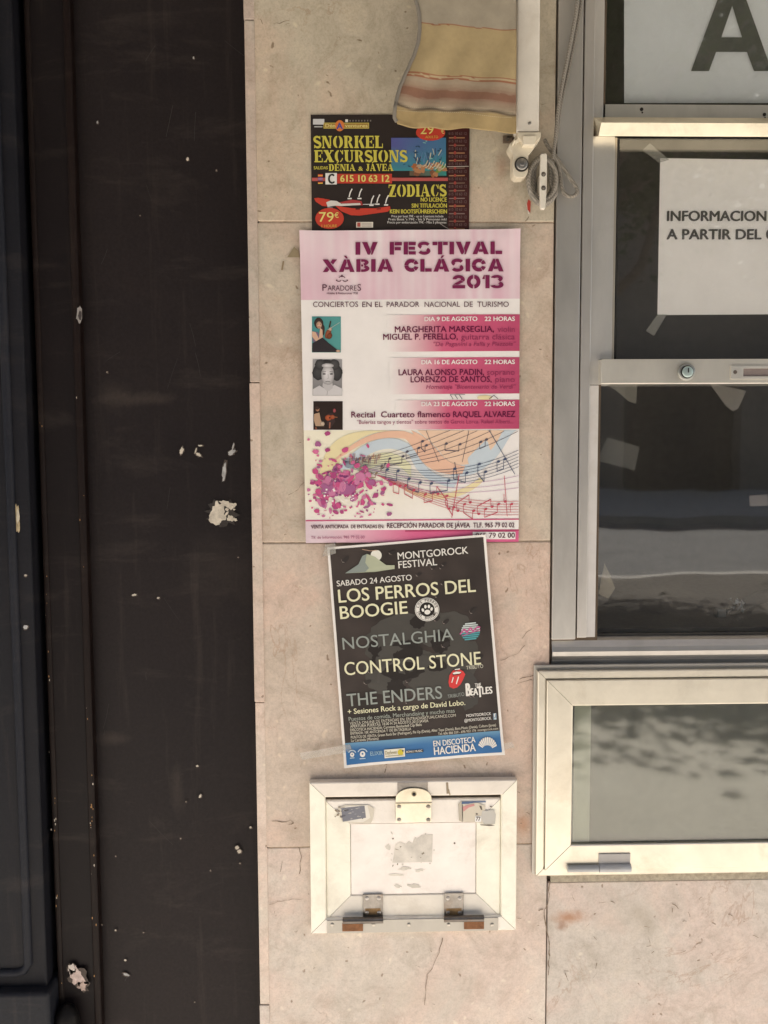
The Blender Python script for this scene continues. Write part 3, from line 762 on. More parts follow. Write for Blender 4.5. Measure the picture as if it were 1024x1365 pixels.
# frame post between the panel and the door leaf
fp = thing('door_post', 'dark brown door post with stained orange flecks between black panel and door leaf', 'door post', (X(100, 1365), 0.05, 0.0))
b = MB(); dF = -0.018
xa, xb = X(60, 700, dF), X(112, 700, dF)
b.box(xa, xb, zb, zt, -0.06, dF, (0.0080, 0.0055, 0.0062, 1))
b.build('post', M['black'], fp, bevel=0.004, seg=3)
b = MB(); b.box(xb - 0.006, xb + 0.004, zb, zt, -0.06, dF + 0.004, (0.009, 0.0045, 0.004, 1)); b.box(xa - 0.004, xa + 0.004, zb, zt, -0.06, dF + 0.003, (0.009, 0.005, 0.0045, 1)); b.build('bead', M['black'], fp, bevel=0.003, seg=3)
b = MB(); dC = dF + 0.0052
fl = (0.40, 0.22, 0.09, 1)
for k in range(44):
    line = rnd.random() < 0.5
    py = rnd.choice([rnd.uniform(1060, 1145), rnd.uniform(1040, 1330), rnd.uniform(480, 1000), rnd.uniform(1000, 1250)])
    p = W(60, py, dF); q = xb if line else xa
    s_ = rnd.uniform(0.0004, 0.0013)
    zc = Z(py, 100, dF); xx = q + rnd.uniform(-0.004, 0.003)
    b.add([(xx + s_ * math.cos(a) * 0.7 * rnd.uniform(.6, 1.2), -dC, zc + s_ * math.sin(a) * 1.6 * rnd.uniform(.6, 1.2)) for a in [2 * PI * i / 8 for i in range(8)]], [tuple(range(8))], fl if rnd.random() < .65 else (0.45, 0.40, 0.34, 1))
ell(b, 106, 420, 4, 11, dC, (0.30, 0.28, 0.27, 1), 16, 0.05, 0.2, 3); ell(b, 107, 421, 2.3, 7, dC + 0.0003, (0.05, 0.04, 0.04, 1), 12, 0.05, 0.2, 4)
chip_owner = fp
chip(103, 1302, 9, 13, (0.58, 0.46, 0.42, 1), -0.5, 31, 0.35, 22); chip(110, 1314, 6, 6, (0.5, 0.38, 0.33, 1), 0, 32, 0.4); chip(96, 1292, 5, 6, (0.62, 0.55, 0.5, 1), 0, 33, 0.35)
o_ = b.build('stained_flecks', M['chip'], fp); o_['kind'] = 'stuff'
# rounded foot knob beside the plinth
dl = thing('panelled_door', 'slate blue black panelled door leaf with raised moulding and plinth at left edge', 'door', (X(20, 1365), 0.0, 0.0))
dD = 0.004
xd1 = X(40.5, 700, dD)
bl = (0.0100, 0.0103, 0.0142, 1)
b = MB(); b.box(-0.98, xd1, 0.1, zt, -0.06, dD, bl); b.build('leaf', M['black'], dl, bevel=0.003, seg=3)
b = MB()
zpb = Z(1296, 30, dD)
for (ins, dd) in ((0.018, 0.006),):
    path = [(xd1 - 0.024, -dD, zt - 0.02), (xd1 - 0.024, -dD, zpb + 0.012), (xd1 - 0.030, -dD, zpb + 0.003), (xd1 - 0.040, -dD, zpb), (-0.97, -dD, zpb)]
    b.tube(path, 0.006, (0.013, 0.0145, 0.021, 1), 10)
b.build('moulding', M['black'], dl)
b = MB(); zk = Z(1327, 30, dD + 0.02)
b.box(-0.98, xd1 + 0.008, 0.0, zk, -0.06, dD + 0.016, (0.014, 0.0155, 0.021, 1)); b.build('plinth', M['black'], dl, bevel=0.006, seg=4)
b = MB(); dC = dD + 0.0008
ell(b, 22, 691, 4, 18, dC, (0.45, 0.36, 0.22, 1), 20, -0.03, 0.25, 1); ell(b, 24, 688, 2, 10, dC + .0003, (0.6, 0.54, 0.42, 1), 14, 0, .2, 2); ell(b, 25, 703, 1.6, 6, dC + .0003, (0.5, 0.4, .25, 1), 10, 0, .3, 5)
b.build('paint_chip', M['chip'], dl)
chip_owner = dl; chip(34, 767, 1.6, 1.5, (0.5, .45, .38, 1), n=10); chip(34, 836, 3, 3, (0.48, .48, .48, 1), 0, 7, .2, 14)
b = MB(); p = W(88, 1350, 0.0)
prof = [(0.015, 0.0), (0.017, 0.016), (0.0155, 0.030), (0.011, 0.040), (0.004, 0.045), (0.0008, 0.046)]
n = 20; vs = []; fs = []
for (r_, h_) in prof:
    for k in range(n): vs.append((p.x + r_ * math.cos(2 * PI * k / n), 0.0 + 0.004 + r_ * math.sin(2 * PI * k / n), p.z - 0.036 + h_))
for i in range(len(prof) - 1):
    for k in range(n): fs.append((i * n + k, i * n + (k + 1) % n, (i + 1) * n + (k + 1) % n, (i + 1) * n + k))
b.add(vs, fs, (0.007, 0.006, 0.006, 1), True)
b.box(p.x - 0.02, p.x + 0.02, 0.0, p.z - 0.036, -0.024, 0.018, (0.010, 0.008, 0.008, 1))
b.build('bumper', M['black'], dl)

# ================================================================== BOOTH WINDOW (upper right)
tw = thing('booth_window', 'grey aluminium booth window with three dark panes and a lock rail', 'window', (X(900, 600), 0, Z(885)))
GR = (0.60, 0.575, 0.545, 1); GRl = (0.74, 0.72, 0.69, 1)
xW = 0.92                                     # right end of the window, beyond the picture
zTop = 2.36
zSill = Z(849, 900)
xj0, xj1 = X(741.0, 240, 0.002), X(772.0, 480, 0.002)
b = MB(); b.box(xj0 + 0.0012, xj1, Z(852, 760), zTop, -0.05, 0.002, (0.60, 0.58, 0.55, 1)); b.box(xW, xW + 0.034, Z(852, 760), zTop, -0.05, 0.002, GR); b.build('outer_jamb', M['alu_grey'], tw, bevel=0.0008)
xk0, xk1 = X(774.0, 480), X(787.2, 480)
b = MB(); b.box(xk0, xk1, Z(850, 780), zTop, -0.05, 0.0, (0.64, 0.615, 0.585, 1)); b.build('inner_jamb', M['alu_grey'], tw, bevel=0.0008)
b = MB(); b.box(xj1, xk0, Z(850, 780), zTop, -0.05, -0.008, (0.02, 0.017, 0.015, 1)); b.build('seal', M['matte'], tw)
# sill: long rounded profile
b = MB()
z0, z1 = Z(886.5, 900), Z(848, 900)
prof = [(-0.05, z1 + 0.001), (-0.020, z1), (-0.014, z1 - 0.001), (-0.006, z1 - 0.006), (-0.001, z1 - 0.014), (0.001, z1 - 0.020), (0.000, z1 - 0.026), (-0.004, z1 - 0.032), (-0.005, z0), (-0.05, z0)]
xa, xb = X(736.0, 870), xW + 0.034
vs = []; fs = []
for (d, z) in prof: vs += [(xa, -d, z), (xb, -d, z)]
for i in range(len(prof) - 1): fs.append((2 * i + 1, 2 * i, 2 * i + 2, 2 * i + 3))
m_ = len(prof); fs.append((2 * m_ - 1, 2 * m_ - 2, 0, 1)); fs.append(tuple(range(0, 2 * m_, 2))); fs.append(tuple(range(1, 2 * m_, 2))[::-1])
b.add(vs, fs, (0.50, 0.48, 0.455, 1)); b.build('sill', M['alu_grey'], tw, bevel=0.0012, seg=2)
# sashes
dS = -0.004
def sash_bar(mb, x0, x1, z0, z1, d, col): mb.box(x0, x1, z0, z1, -0.03, d, col)
xs0 = xk1
# upper sash
b = MB()
sash_bar(b, xs0, X(805.5, 60, dS), Z(160, 800, dS), zTop, dS, GRl)
sash_bar(b, X(805.5, 60, dS), xW, Z(158, 900, dS), Z(138.5, 900, dS), dS - 0.002, (0.66, 0.645, 0.60, 1))
for (px, py) in ((856, 145), (1020, 152)):
    p = W(px, py, dS); b.disc(p.x, p.z, 0.0024, dS - 0.004, dS - 0.0012, (0.05, 0.045, 0.04, 1), 10); b.disc(p.x + 0.001, p.z - 0.004, 0.0013, dS - 0.004, dS - 0.0014, (0.08, 0.06, 0.05, 1), 8)
b.build('upper_sash', M['alu_grey'], tw, bevel=0.0006)
# drip ledge
b = MB()
xl = X(800.5, 172, 0.016)
zl0, zl1, zl2 = Z(180.5, 900, 0.016), Z(165, 900, 0.016), Z(155.8, 900, -0.004)
vs = []
for x_, sk in ((xl, 1), (xW, 0)):
    vs += [(x_ - 0.006 * sk, 0.006, zl2), (x_, -0.020, zl1), (x_ - 0.0015 * sk, -0.0132, zl0 + 0.0003), (x_ - 0.0015 * sk, -0.0118, zl0), (x_ + 0.0, 0.012, zl1 - 0.006)]
b.add(vs, [(1, 0, 5, 6), (2, 1, 6, 7), (3, 2, 7, 8), (4, 3, 8, 9), (0, 4, 9, 5), (0, 1, 2, 3, 4), (9, 8, 7, 6, 5)], (0.93, 0.86, 0.68, 1))
b.build('drip_ledge', M['alu_cream'], tw, bevel=0.0004)
# middle sash
b = MB()
zr1, zr0 = Z(478.5, 900, 0.010), Z(511.5, 900, 0.010)
sash_bar(b, xs0, X(815.3, 480, dS), zr0, Z(181, 900, dS) - 0.001, dS, GRl)
sash_bar(b, X(815.3, 480, dS), X(819.5, 480, dS), zr1 - 0.004, Z(181, 900, dS) - 0.001, dS - 0.004, (0.60, 0.54, 0.45, 1))
b.build('middle_sash', M['alu_grey'], tw, bevel=0.0005)
b = MB()
b.box(X(801.3, 495, 0.010), xW, zr0, zr1, -0.004, 0.010, (0.80, 0.765, 0.69, 1)); b.build('lock_rail', M['alu_grey'], tw, bevel=0.0009)
# lower sash stile
b = MB()
sash_bar(b, xs0 + 0.0003, X(793.5, 820, dS), Z(850, 780), zr0 - 0.001, dS + 0.001, (0.60, 0.58, 0.565, 1))
b.build('lower_stile', M['enamel'], tw, bevel=0.0006)
# lock and slot plate
p = W(914.5, 496, 0.010)
b = MB(); b.disc(p.x, p.z, 0.0112, 0.010, 0.0135, (0.40, 0.40, 0.38, 1), 32, dome=0.0012)
b.disc(p.x, p.z, 0.0085, 0.0130, 0.0149, (0.06, 0.06, 0.055, 1), 32)
b.disc(p.x + 0.0004, p.z, 0.0072, 0.013, 0.0158, (0.62, 0.75, 0.73, 1), 28, dome=0.0006)
lk = b.build('lock_cylinder', M['alu_grey'], tw)
b = MB(); b.box(p.x + 0.0002, p.x + 0.0016, p.z - 0.001, p.z + 0.005, 0.0158, 0.0168, (0.01, 0.01, 0.01, 1)); b.build('keyhole', M['matte'], lk)
b = MB()
x0, x1 = X(974.5, 496, 0.012), X(1060, 496, 0.012)
za, zb_ = Z(505, 1000, 0.012), Z(487.5, 1000, 0.012)
xo0, xo1 = X(991, 496, 0.012), X(1046, 496, 0.012); zo0, zo1 = Z(501.6, 1000, .012), Z(491.2, 1000, .012)
for q in ((x0, xo0, za, zb_), (xo1, x1, za, zb_), (xo0, xo1, za, zo0), (xo0, xo1, zo1, zb_)): b.box(*q, 0.0085, 0.0122, (0.80, 0.77, 0.71, 1))
sp = b.build('slot_plate', M['alu_grey'], tw)
b = MB(); b.box(xo0, xo1, zo0, zo1, 0.0095, 0.0103, (0.22, 0.18, 0.17, 1)); p = W(980, 496, 0.012); b.disc(p.x, p.z, 0.0026, 0.012, 0.0125, (0.10, 0.08, 0.07, 1), 12); b.build('finger_slot', M['matte'], sp)
# panes
for nm, (xa, za, zb2, d) in {'u': (X(805, 60, -.014), Z(140, 900), zTop, -0.014), 'm': (X(818, 480, -.014), zr1 - 0.004, Z(180, 900), -0.014), 'l': (X(792, 820, -.016), zSill - 0.002, zr0 + 0.003, -0.016)}.items():
    b = MB(); b.box(xa - 0.006, xW, za, zb2, d - 0.004, d, (1, 1, 1, 1)); b.build('pane', M['glass'], tw)
b = MB(); gc = (0.025, 0.023, 0.021, 1)
xg = X(820.0, 480, -.010)
b.box(xg - 0.0004, xg + 0.0014, zr1 + 0.0, Z(182, 900), -0.0135, -0.0095, gc); b.box(xg + 0.0016, xW, zr1 + 0.0002, zr1 + 0.0016, -0.0135, -0.0095, gc)
xg2 = X(794.0, 820, -.012); b.box(xg2 + 0.0002, xg2 + 0.0018, zSill + 0.002, zr0 - 0.001, -0.0155, -0.0115, gc); b.box(xg2 + 0.002, xW, zSill + 0.0006, zSill + 0.003, -0.0155, -0.0115, gc)
b.build('rubber_gasket', M['matte'], tw)
# interior of the booth
b = MB(); dk = (0.055, 0.049, 0.046, 1)
zsh = zSill - 0.006
b.box(xs0 - 0.15, xW + 0.02, zsh - 0.02, zTop, -0.62, -0.60, dk)
b.box(xs0 - 0.17, xs0 - 0.15, zsh, zTop, -0.60, -0.035, dk); b.box(xW + 0.0, xW + 0.02, zsh, zTop, -0.60, -0.052, dk)
b.box(xs0 - 0.15, xW, zTop, zTop + 0.02, -0.60, -0.035, dk)
b.build('interior_lining', M['matte'], tw)
b = MB(); b.box(xs0 - 0.15, xW, zsh - 0.02, zsh, -0.595, -0.0205, (0.15, 0.132, 0.11, 1)); b.build('counter_shelf', M['chip'], tw)

# big letter sheet in the upper pane
sh = thing('letter_sheet', 'pale grey sheet with a large dark letter A inside the top pane', 'sign', W(930, 138, -0.03))
dA = -0.0225
b = MB(); rect(b, 832, -150, 1200, 137.5, dA, (0.74, 0.77, 0.80, 1), 16, 12)
b.build('paper_sheet', M['paper'], sh, disp=wavy(4.4, 0.0005, 6))
b = MB()
gA = (0.09, 0.094, 0.085, 1)
for q in ([(921, 95), (945, 95), (954.5, 69.5), (961.5, 50), (976, 8), (976, -22), (964.5, -22)], [(1029, 95), (1005, 95), (995.5, 69.5), (989, 50), (976, 8), (976, -22), (987, -22)], [(954.5, 69.5), (995.5, 69.5), (989, 50), (961.5, 50)]):
    poly(b, q, dA + 0.0012, gA)
b.build('letter', M['print'], sh, disp=wavy(4.4, 0.0005, 6))
# information notice in the middle pane
sh = thing('notice_sheet', 'white notice reading INFORMACION A PARTIR DEL taped inside the middle pane', 'notice', W(950, 420, -0.024))
dN = -0.0205
b = MB(); quad(b, [(880, 211), (1176, 215), (1174, 418), (876.3, 420)], dN, (0.93, 0.90, 0.895, 1), 14, 12)
b.build('paper_sheet', M['paper'], sh, disp=wavy(7.1, 0.0005, 6))
b = MB(); tk = (0.075, 0.07, 0.07, 1)
text(b, 'INFORMACION', (889.5, 294.5), (1021, 294.5), 13, tk, dN + 0.0006, 0.034, 4)
text(b, 'A PARTIR DEL', (889, 319), (1014.5, 319), 13, tk, dN + 0.0006, 0.034, 4)
text(b, '0', (1021.5, 319), (1031, 319), 13, tk, dN + 0.0006, 0.034, 4)
b.build('lettering', M['print'], sh, disp=wavy(7.1, 0.0005, 6))
for q in ([(856.5, 200), (866.5, 191), (892, 213), (879, 217)], [(861, 441), (872, 447.5), (889, 419), (877, 419)]):
    b = MB(); b.prism([(W(x_, y_, dN + 0.0016).x, W(x_, y_, dN + 0.0016).z) for x_, y_ in q], dN + 0.0013, dN + 0.0016); b.build('tape_strip', M['tape'], sh)

# paper scraps and clutter on the counter
def scrap(name, label, cat, pts, d, col, th=0.0006, m='paper', fold=0.004, seed=1.0):
    b = MB(); b.prism([(W(x_, y_, d).x, W(x_, y_, d).z) for x_, y_ in pts], d - th, d, col)
    return tag(b.build(name, M[m]), label, cat)
scrap('paper_scrap', 'torn grey paper corner hanging under the left of the lock rail', 'paper scrap', [(804, 509), (850, 510), (848, 538), (838, 535), (826, 524)], -0.022, (0.17, 0.16, 0.14, 1))
scrap('paper_scrap', 'pointed pale paper corner hanging under the lock rail below the slot plate', 'paper scrap', [(946, 511), (962, 514), (995, 521), (984, 545), (977, 548), (968, 541)], -0.022, (0.20, 0.185, 0.17, 1))
scrap('paper_label', 'tilted grey label sheet stuck low on the left of the bottom pane', 'label', [(810, 583), (853, 596), (846, 627), (796, 614)], -0.022, (0.085, 0.082, 0.076, 1))
scrap('paper_scrap', 'beige triangular paper scrap in the lower left corner of bottom pane', 'paper scrap', [(798, 792), (806, 751), (813, 765), (820, 784), (811, 798)], -0.022, (0.15, 0.13, 0.095, 1))
scrap('paper_card', 'small pinkish card standing at the right of the bottom pane', 'card', [(999, 661), (1023, 659), (1024, 674), (1000, 675)], -0.022, (0.17, 0.15, 0.14, 1))
b = MB(); p = W(962, 789, -0.16); b.box(p.x - 0.007, p.x + 0.007, zsh, zsh + 0.013, -0.17, -0.156, (0.30, 0.30, 0.29, 1)); tag(b.build('plastic_cube', M['plastic'], bevel=0.0015), 'small whitish cube lying on the dusty counter', 'cube')
st = thing('black_strap', 'black strap with crumpled foil end lying on the booth counter', 'strap', (W(1000, 780, -0.2).x, 0.2, zsh))
b = MB(); p0 = Vector((W(975, 790, -0.17).x, 0.18, zsh + 0.004)); 
b.tube([p0, p0 + Vector((0.02, 0.01, 0.006)), p0 + Vector((0.06, 0.03, 0.016)), p0 + Vector((0.14, 0.05, 0.03)), p0 + Vector((0.26, 0.06, 0.034))], [0.006, 0.010, 0.011, 0.011, 0.011], (0.03, 0.03, 0.033, 1), 12); b.build('strap_band', M['matte'], st)
b = MB(); rn = random.Random(3)
for k in range(22):
    c = p0 + Vector((rn.uniform(0.0, 0.026), rn.uniform(-0.012, 0.002), rn.uniform(0.0, 0.022)))
    b.add([c + Vector((rn.uniform(-1, 1), rn.uniform(-1, 1), rn.uniform(-1, 1))) * 0.005 for _ in range(4)], [(0, 1, 2), (0, 2, 3), (1, 2, 3)], (0.92, 0.92, 0.90, 1))
b.build('foil_end', M['paper'], st)
b = MB(); q = Vector((W(985, 830, -0.06).x, 0.055, zsh + 0.002)); b.tube([q + Vector((t * 0.012, -0.012 * math.sin(t * 0.5), 0)) for t in range(12)], 0.0018, (0.03, 0.03, 0.03, 1), 8); tag(b.build('black_cable', M['matte']), 'thin black cable on the front of the dusty counter', 'cable')

# ================================================================== DISPLAY CASE (lower right)
dc = thing('display_case', 'wide cream framed glass display case below the booth window', 'display case', (X(1000, 1165), 0, Z(1166)))
CR = (0.70, 0.655, 0.56, 1)
x0 = X(715.5, 1030, 0.012); x1 = x0 + 0.66
z1, z0 = Z(892.5, 900, 0.012), Z(1164.5, 900, 0.012)
b = MB()
b.box(x0 - 0.004, x1 + 0.004, z0 - 0.001, z1 + 0.0065, 0.0022, 0.006, (0.45, 0.43, 0.40, 1)); b.build('back_plate', M['alu_grey'], dc, bevel=0.0008)
b = MB(); b.ring_bars(x0, x1, z0, z1, [(0, 0.006), (0, 0.0125), (0.0015, 0.0135), (0.010, 0.0135), (0.0105, 0.0105), (0.0118, 0.0105), (0.0118, 0.006)], CR); b.build('outer_frame', M['alu_cream'], dc, bevel=0.0003, seg=1)
b = MB(); b.ring_bars(x0 + 0.012, x1 - 0.012, z0 + 0.009, z1 - 0.012, [(0, 0.0065), (0, 0.0145), (0.001, 0.0155), (0.034, 0.0155), (0.0355, 0.0145), (0.0355, 0.0065)], CR); b.build('sash', M['alu_cream'], dc, bevel=0.0003, seg=1)
b = MB(); b.box(x0 + 0.044, x1 - 0.044, z0 + 0.040, z1 - 0.044, 0.0075, 0.0098); b.build('pane', M['glass_case'], dc)
# box behind the pane
b = MB(); gk = (0.10, 0.10, 0.085, 1)
# (the case is a shallow box on the wall: its floor, back and top)
bx0, bx1, bz0, bz1 = x0 + 0.04, x1 - 0.04, z0 + 0.036, z1 - 0.04
b.box(bx0, bx1, bz0, bz1, 0.0025 + 0.0037, 0.0066, gk); b.build('backing', M['matte'], dc)
b = MB(); b.box(X(766, 1030, .012), X(788, 1030, .012), bz0 + 0.002, bz1 - 0.002, 0.0067, 0.0073, (0.62, 0.62, 0.57, 1)); b.build('pale_strip', M['enamel'], dc)  # pale upright strip set just behind the pane
# hinge on the lower rail
p0 = W(757, 1157, 0.02); p1 = W(841, 1157, 0.02); pm = W(799, 1157, 0.02)
b = MB(); b.box(pm.x, p1.x, Z(1152, 820, .017), Z(1138, 820, .017), 0.0155, 0.0175, (0.42, 0.40, 0.385, 1))
b.tube([(pm.x, -0.019, Z(1157.5, 820, .02)), (p1.x, -0.019, Z(1157.5, 820, .02))], 0.0054, (0.40, 0.41, 0.43, 1), 16)
b.tube([(p0.x, -0.019, Z(1157.5, 820, .02)), (pm.x - 0.0008, -0.019, Z(1157.5, 820, .02))], 0.0046, (0.36, 0.37, 0.385, 1), 16)
b.build('hinge', M['plastic'], dc, bevel=0.0004)
# wooden batten under the case
b = MB(); b.box(X(733.5, 1172), x1 - 0.03, Z(1173.5, 800), z0 - 0.0012, 0.0005, 0.0035, (0.40, 0.35, 0.27, 1)); b.box(X(733.5, 1172), x1 - 0.03, Z(1176, 800), Z(1173.5, 800) - 0.0002, -0.004, -0.003, (0.05, 0.04, 0.04, 1)); b.build('batten', M['chip'], dc)

# ================================================================== SERVICE HATCH
ht = thing('service_hatch', 'cream painted metal hatch with hasp and two hinges under the posters', 'hatch', (X(551, 1244), 0, Z(1244)))
HC = (0.93, 0.895, 0.77, 1)
dH = 0.014
x0, x1 = X(413.6, 1140, dH), X(688.8, 1140, dH); z1, z0 = Z(1041.5, 550, dH), Z(1242.5, 550, dH)
b = MB(); b.box(x0 + 0.002, x1 - 0.002, z0 + 0.002, z1 - 0.002, 0.0015, 0.004, (0.10, 0.08, 0.06, 1)); b.build('back_plate', M['matte'], ht)  # dark plate shows in the leaf gaps, standing in for their shadow
b = MB(); b.ring_bars(x0, x1, z0, z1, [(0, 0.0015), (0, dH - 0.001), (0.0015, dH), (0.0195, dH), (0.0212, dH - 0.0025), (0.0212, 0.0015)], HC, cols={'t': (0.82, 0.76, 0.68, 1), 'b': (0.86, 0.81, 0.73, 1)}); b.build('outer_frame', M['enamel'], ht, bevel=0.0004, seg=1)  # top and bottom bars tinted darker, imitating their dimmer reflection
lx0, lx1 = X(434.8, 1140, .011), X(667.5, 1140, .011); lz1, lz0 = Z(1066.5, 550, .011), Z(1224.5, 550, .011)
lf = thing('hatch_leaf', '', '', (0, 0, 0)); del lf['label']; del lf['category']; COL.objects.unlink(lf); bpy.data.objects.remove(lf)
b = MB(); b.ring_bars(lx0, lx1, lz0, lz1, [(0, 0.004), (0, 0.0085), (0.001, 0.0098), (0.0325, 0.0090), (0.0332, 0.0075), (0.0332, 0.004)], HC, cols={'t': (0.83, 0.78, 0.72, 1), 'b': (0.78, 0.73, 0.65, 1)}); leaf = b.build('leaf_frame', M['enamel'], ht, bevel=0.0004, seg=1)  # leaf's horizontal bars darkened likewise: weaker reflection put into the colour
b = MB(); b.box(lx0 + 0.0337, lx1 - 0.0337, lz0 + 0.0337, lz1 - 0.0337, 0.0045, 0.0078, (0.90, 0.84, 0.79, 1)); pn = b.build('leaf_panel', M['enamel'], ht, bevel=0.0006)
b = MB(); rn = random.Random(12)
gt = (0.70, 0.655, 0.59, 1); dT = 0.0081
poly(b, [(523, 1150), (525, 1141), (527, 1126), (533, 1122), (541, 1125), (545, 1121), (550, 1124), (552, 1118), (557, 1117), (562, 1113), (577, 1112), (576, 1149)], dT, gt)
for k in range(26):
    ell(b, rn.uniform(520, 580), rn.gauss(1140, 14), rn.uniform(0.6, 2.5), rn.uniform(0.5, 1.5), dT + .0001, gt if rn.random() < .7 else (0.3, .26, .2, 1), 8, rn.random() * 3, .4, k)
b.build('glue_residue', M['matte'], pn); b = MB()
for (px, py, rx, ry) in ((540, 1158, 8, 2.5), (560, 1160, 6, 2), (530, 1181, 5, 2), (553, 1181, 9, 2.5), (528, 1166, 9, 2), (517, 1129, 3, 4)):
    ell(b, px, py, rx, ry, dT + .0001, (0.68, 0.64, 0.57, 1), 14, rn.uniform(-.3, .3), .4, int(px))
ell(b, 606, 1124, 1.2, 1.2, dT + .0001, (.15, .1, .07, 1), 8); ell(b, 524, 1118, 1.0, 1.0, dT + .0001, (.2, .14, .1, 1), 8)
b.build('smudges', M['matte'], pn)['kind'] = 'stuff'
# bottom hinge rail
b = MB(); xa, xb = X(436, 1232, dH), X(664, 1232, dH); zA, zB = Z(1241.5, 550, dH), Z(1224.8, 550, dH)
b.box(xa, xb, zA, zB, dH + 0.0001, dH + 0.0012, (0.36, 0.345, 0.32, 1))
for px in (443, 498, 545, 598, 656):
    p = W(px, 1232, dH); b.disc(p.x, p.z, 0.0026, dH + 0.0012, dH + 0.0017, (0.45, 0.42, 0.38, 1), 14, dome=0.0008)
b.build('hinge_rail', M['alu_grey'], ht)
def hinge(pl, bar, rust):
    b = MB(); d = 0.0100
    xa, xb = X(pl[0], 1205, d), X(pl[1], 1205, d)
    b.box(xa, xb, Z(1222, 550, d), Z(1191, 550, d), 0.009, d + 0.0012, (0.30, 0.28, 0.26, 1))
    zk = Z(1225.5, 550, dH + .004)
    b.tube([(X(bar[0], 1225, dH + .004), -(dH + 0.0042), zk), (X(bar[1], 1225, dH + .004), -(dH + 0.0042), zk)], 0.0044, (0.16, 0.145, 0.135, 1), 14)
    for dx in (0.2, 0.8):
        for py in (1197, 1216):
            p = W(pl[0] + (pl[1] - pl[0]) * dx, py, d); b.disc(p.x, p.z, 0.0027, d + 0.0012, d + 0.0017, (0.55, 0.52, 0.5, 1), 14, dome=0.0007); b.box(p.x - 0.0018, p.x + 0.0018, p.z - 0.0003, p.z + 0.0003, d + 0.002, d + 0.0026, (0.1, 0.08, 0.07, 1))
    h = b.build('hinge', M['steel'], ht, bevel=0.0003, seg=1)
    b = MB(); b.box(X(rust[0], 1234, dH), X(rust[1], 1234, dH), Z(1238.5, 550, dH), Z(1228.5, 550, dH), dH + 0.0013, dH + 0.0028, (0.26, 0.115, 0.05, 1))
    p = W((pl[0] + pl[1]) / 2, 1214, d); b.box(X(pl[0] + 3, 1214, d), X(pl[1] - 3, 1214, d), p.z - 0.005, p.z + 0.004, d + 0.00125, d + 0.0014, (0.36, 0.22, 0.10, 1))
    b.build('rusted_flap', M['rust'], h)
hinge((484, 510.5), (457, 511), (456.5, 484)); hinge((592, 618), (592, 645), (618.5, 645))
# hasp
b = MB(); d = dH + 0.003
cx = X(551.5, 1070, d); wt = (X(575.5, 1070, d) - X(527.5, 1070, d)) / 2
zb0, zb1, zt1 = Z(1097, 550, d), Z(1071, 550, d), Z(1050.5, 550, d)
pts = [(cx - wt, zb1 + 0.0008), (cx + wt, zb1 + 0.0008)] + [(cx + wt * math.cos(a) , zb1 + 0.004 + (zt1 - zb1 - 0.004) * math.sin(a) ** 0.75) for a in [PI * k / 20 for k in range(21)]]
b.prism(pts, dH + 0.0008, dH + 0.0030, (0.78, 0.72, 0.58, 1))
b.box(cx - wt + 0.0004, cx + wt - 0.0004, zb0, zb1, 0.0100, dH + 0.0012, (0.77, 0.715, 0.585, 1))
b.tube([(cx - wt, -(dH + 0.0026), zb1 + 0.0002), (cx + wt, -(dH + 0.0026), zb1 + 0.0002)], 0.0016, (0.70, 0.63, 0.48, 1), 10)
hs = b.build('hasp', M['alu_cream'], ht, bevel=0.0004, seg=2)
b = MB(); p = W(552, 1058.5, d)
b.disc(p.x, p.z, 0.0036, dH + 0.003, dH + 0.0036, (0.42, 0.37, 0.26, 1), 18); b.disc(p.x, p.z, 0.0024, dH + 0.0036, dH + 0.0040, (0.03, 0.03, 0.03, 1), 16)
b.build('lock_hole', M['steel'], hs)
for (px, py) in ((532, 1075), (571, 1075), (532, 1092.5), (571, 1092.5)):
    b = MB(); p = W(px, py, dH); b.disc(p.x, p.z, 0.0030, dH + 0.0012, dH + 0.0018, (0.50, 0.47, 0.42, 1), 16, dome=0.0009); b.box(p.x - 0.0022, p.x + 0.0022, p.z - 0.0003, p.z + 0.0003, dH + 0.0022, dH + 0.0029, (0.08, 0.06, 0.05, 1)); b.build('screw', M['steel'], hs)
b = MB(); b.box(X(530, 1048, dH), X(570.5, 1048, dH), Z(1056, 550, dH), Z(1042.6, 550, dH), dH + 0.0001, dH + 0.0007, (0.30, 0.28, 0.26, 1)); b.build('staple_plate', M['steel'], hs)
b = MB(); stroke(b, [(596, 1043), (597, 1058)], 3.0, dH + 0.0002, (0.35, 0.28, 0.2, 1)); stroke(b, [(598, 1052), (600, 1060)], 1.6, dH + 0.0002, (0.4, 0.32, 0.22, 1)); b.build('drip_stain', M['matte'], ht)
# stickers on the leaf
s1 = thing('torn_sticker', 'torn sticker remnant with grey blue patch at the hatch top left', 'sticker', W(475, 1096, 0.0105), 'torn stickers on the hatch')
b = MB(); dS2 = 0.0106
poly(b, [(451, 1077), (460, 1073), (492, 1073), (499, 1078), (497, 1093), (494, 1098), (470, 1097), (456, 1095), (453, 1086)], dS2, (0.66, 0.61, 0.52, 1))
poly(b, [(460, 1075), (490, 1073), (494, 1090), (484, 1096), (458, 1095)], dS2 + .0002, (0.78, 0.74, 0.67, 1))
poly(b, [(455, 1077.5), (486, 1074), (488, 1090), (457, 1095.5)], dS2 + .0004, (0.20, 0.205, 0.24, 1))
rn = random.Random(9)
for k in range(16): ell(b, rn.uniform(456, 487), rn.uniform(1076, 1093), rn.uniform(1, 4), rn.uniform(.5, 1.2), dS2 + .0006, rn.choice([(0.3, .3, .33, 1), (.13, .13, .16, 1), (.42, .41, .4, 1)]), 8, -.12, .3, k)
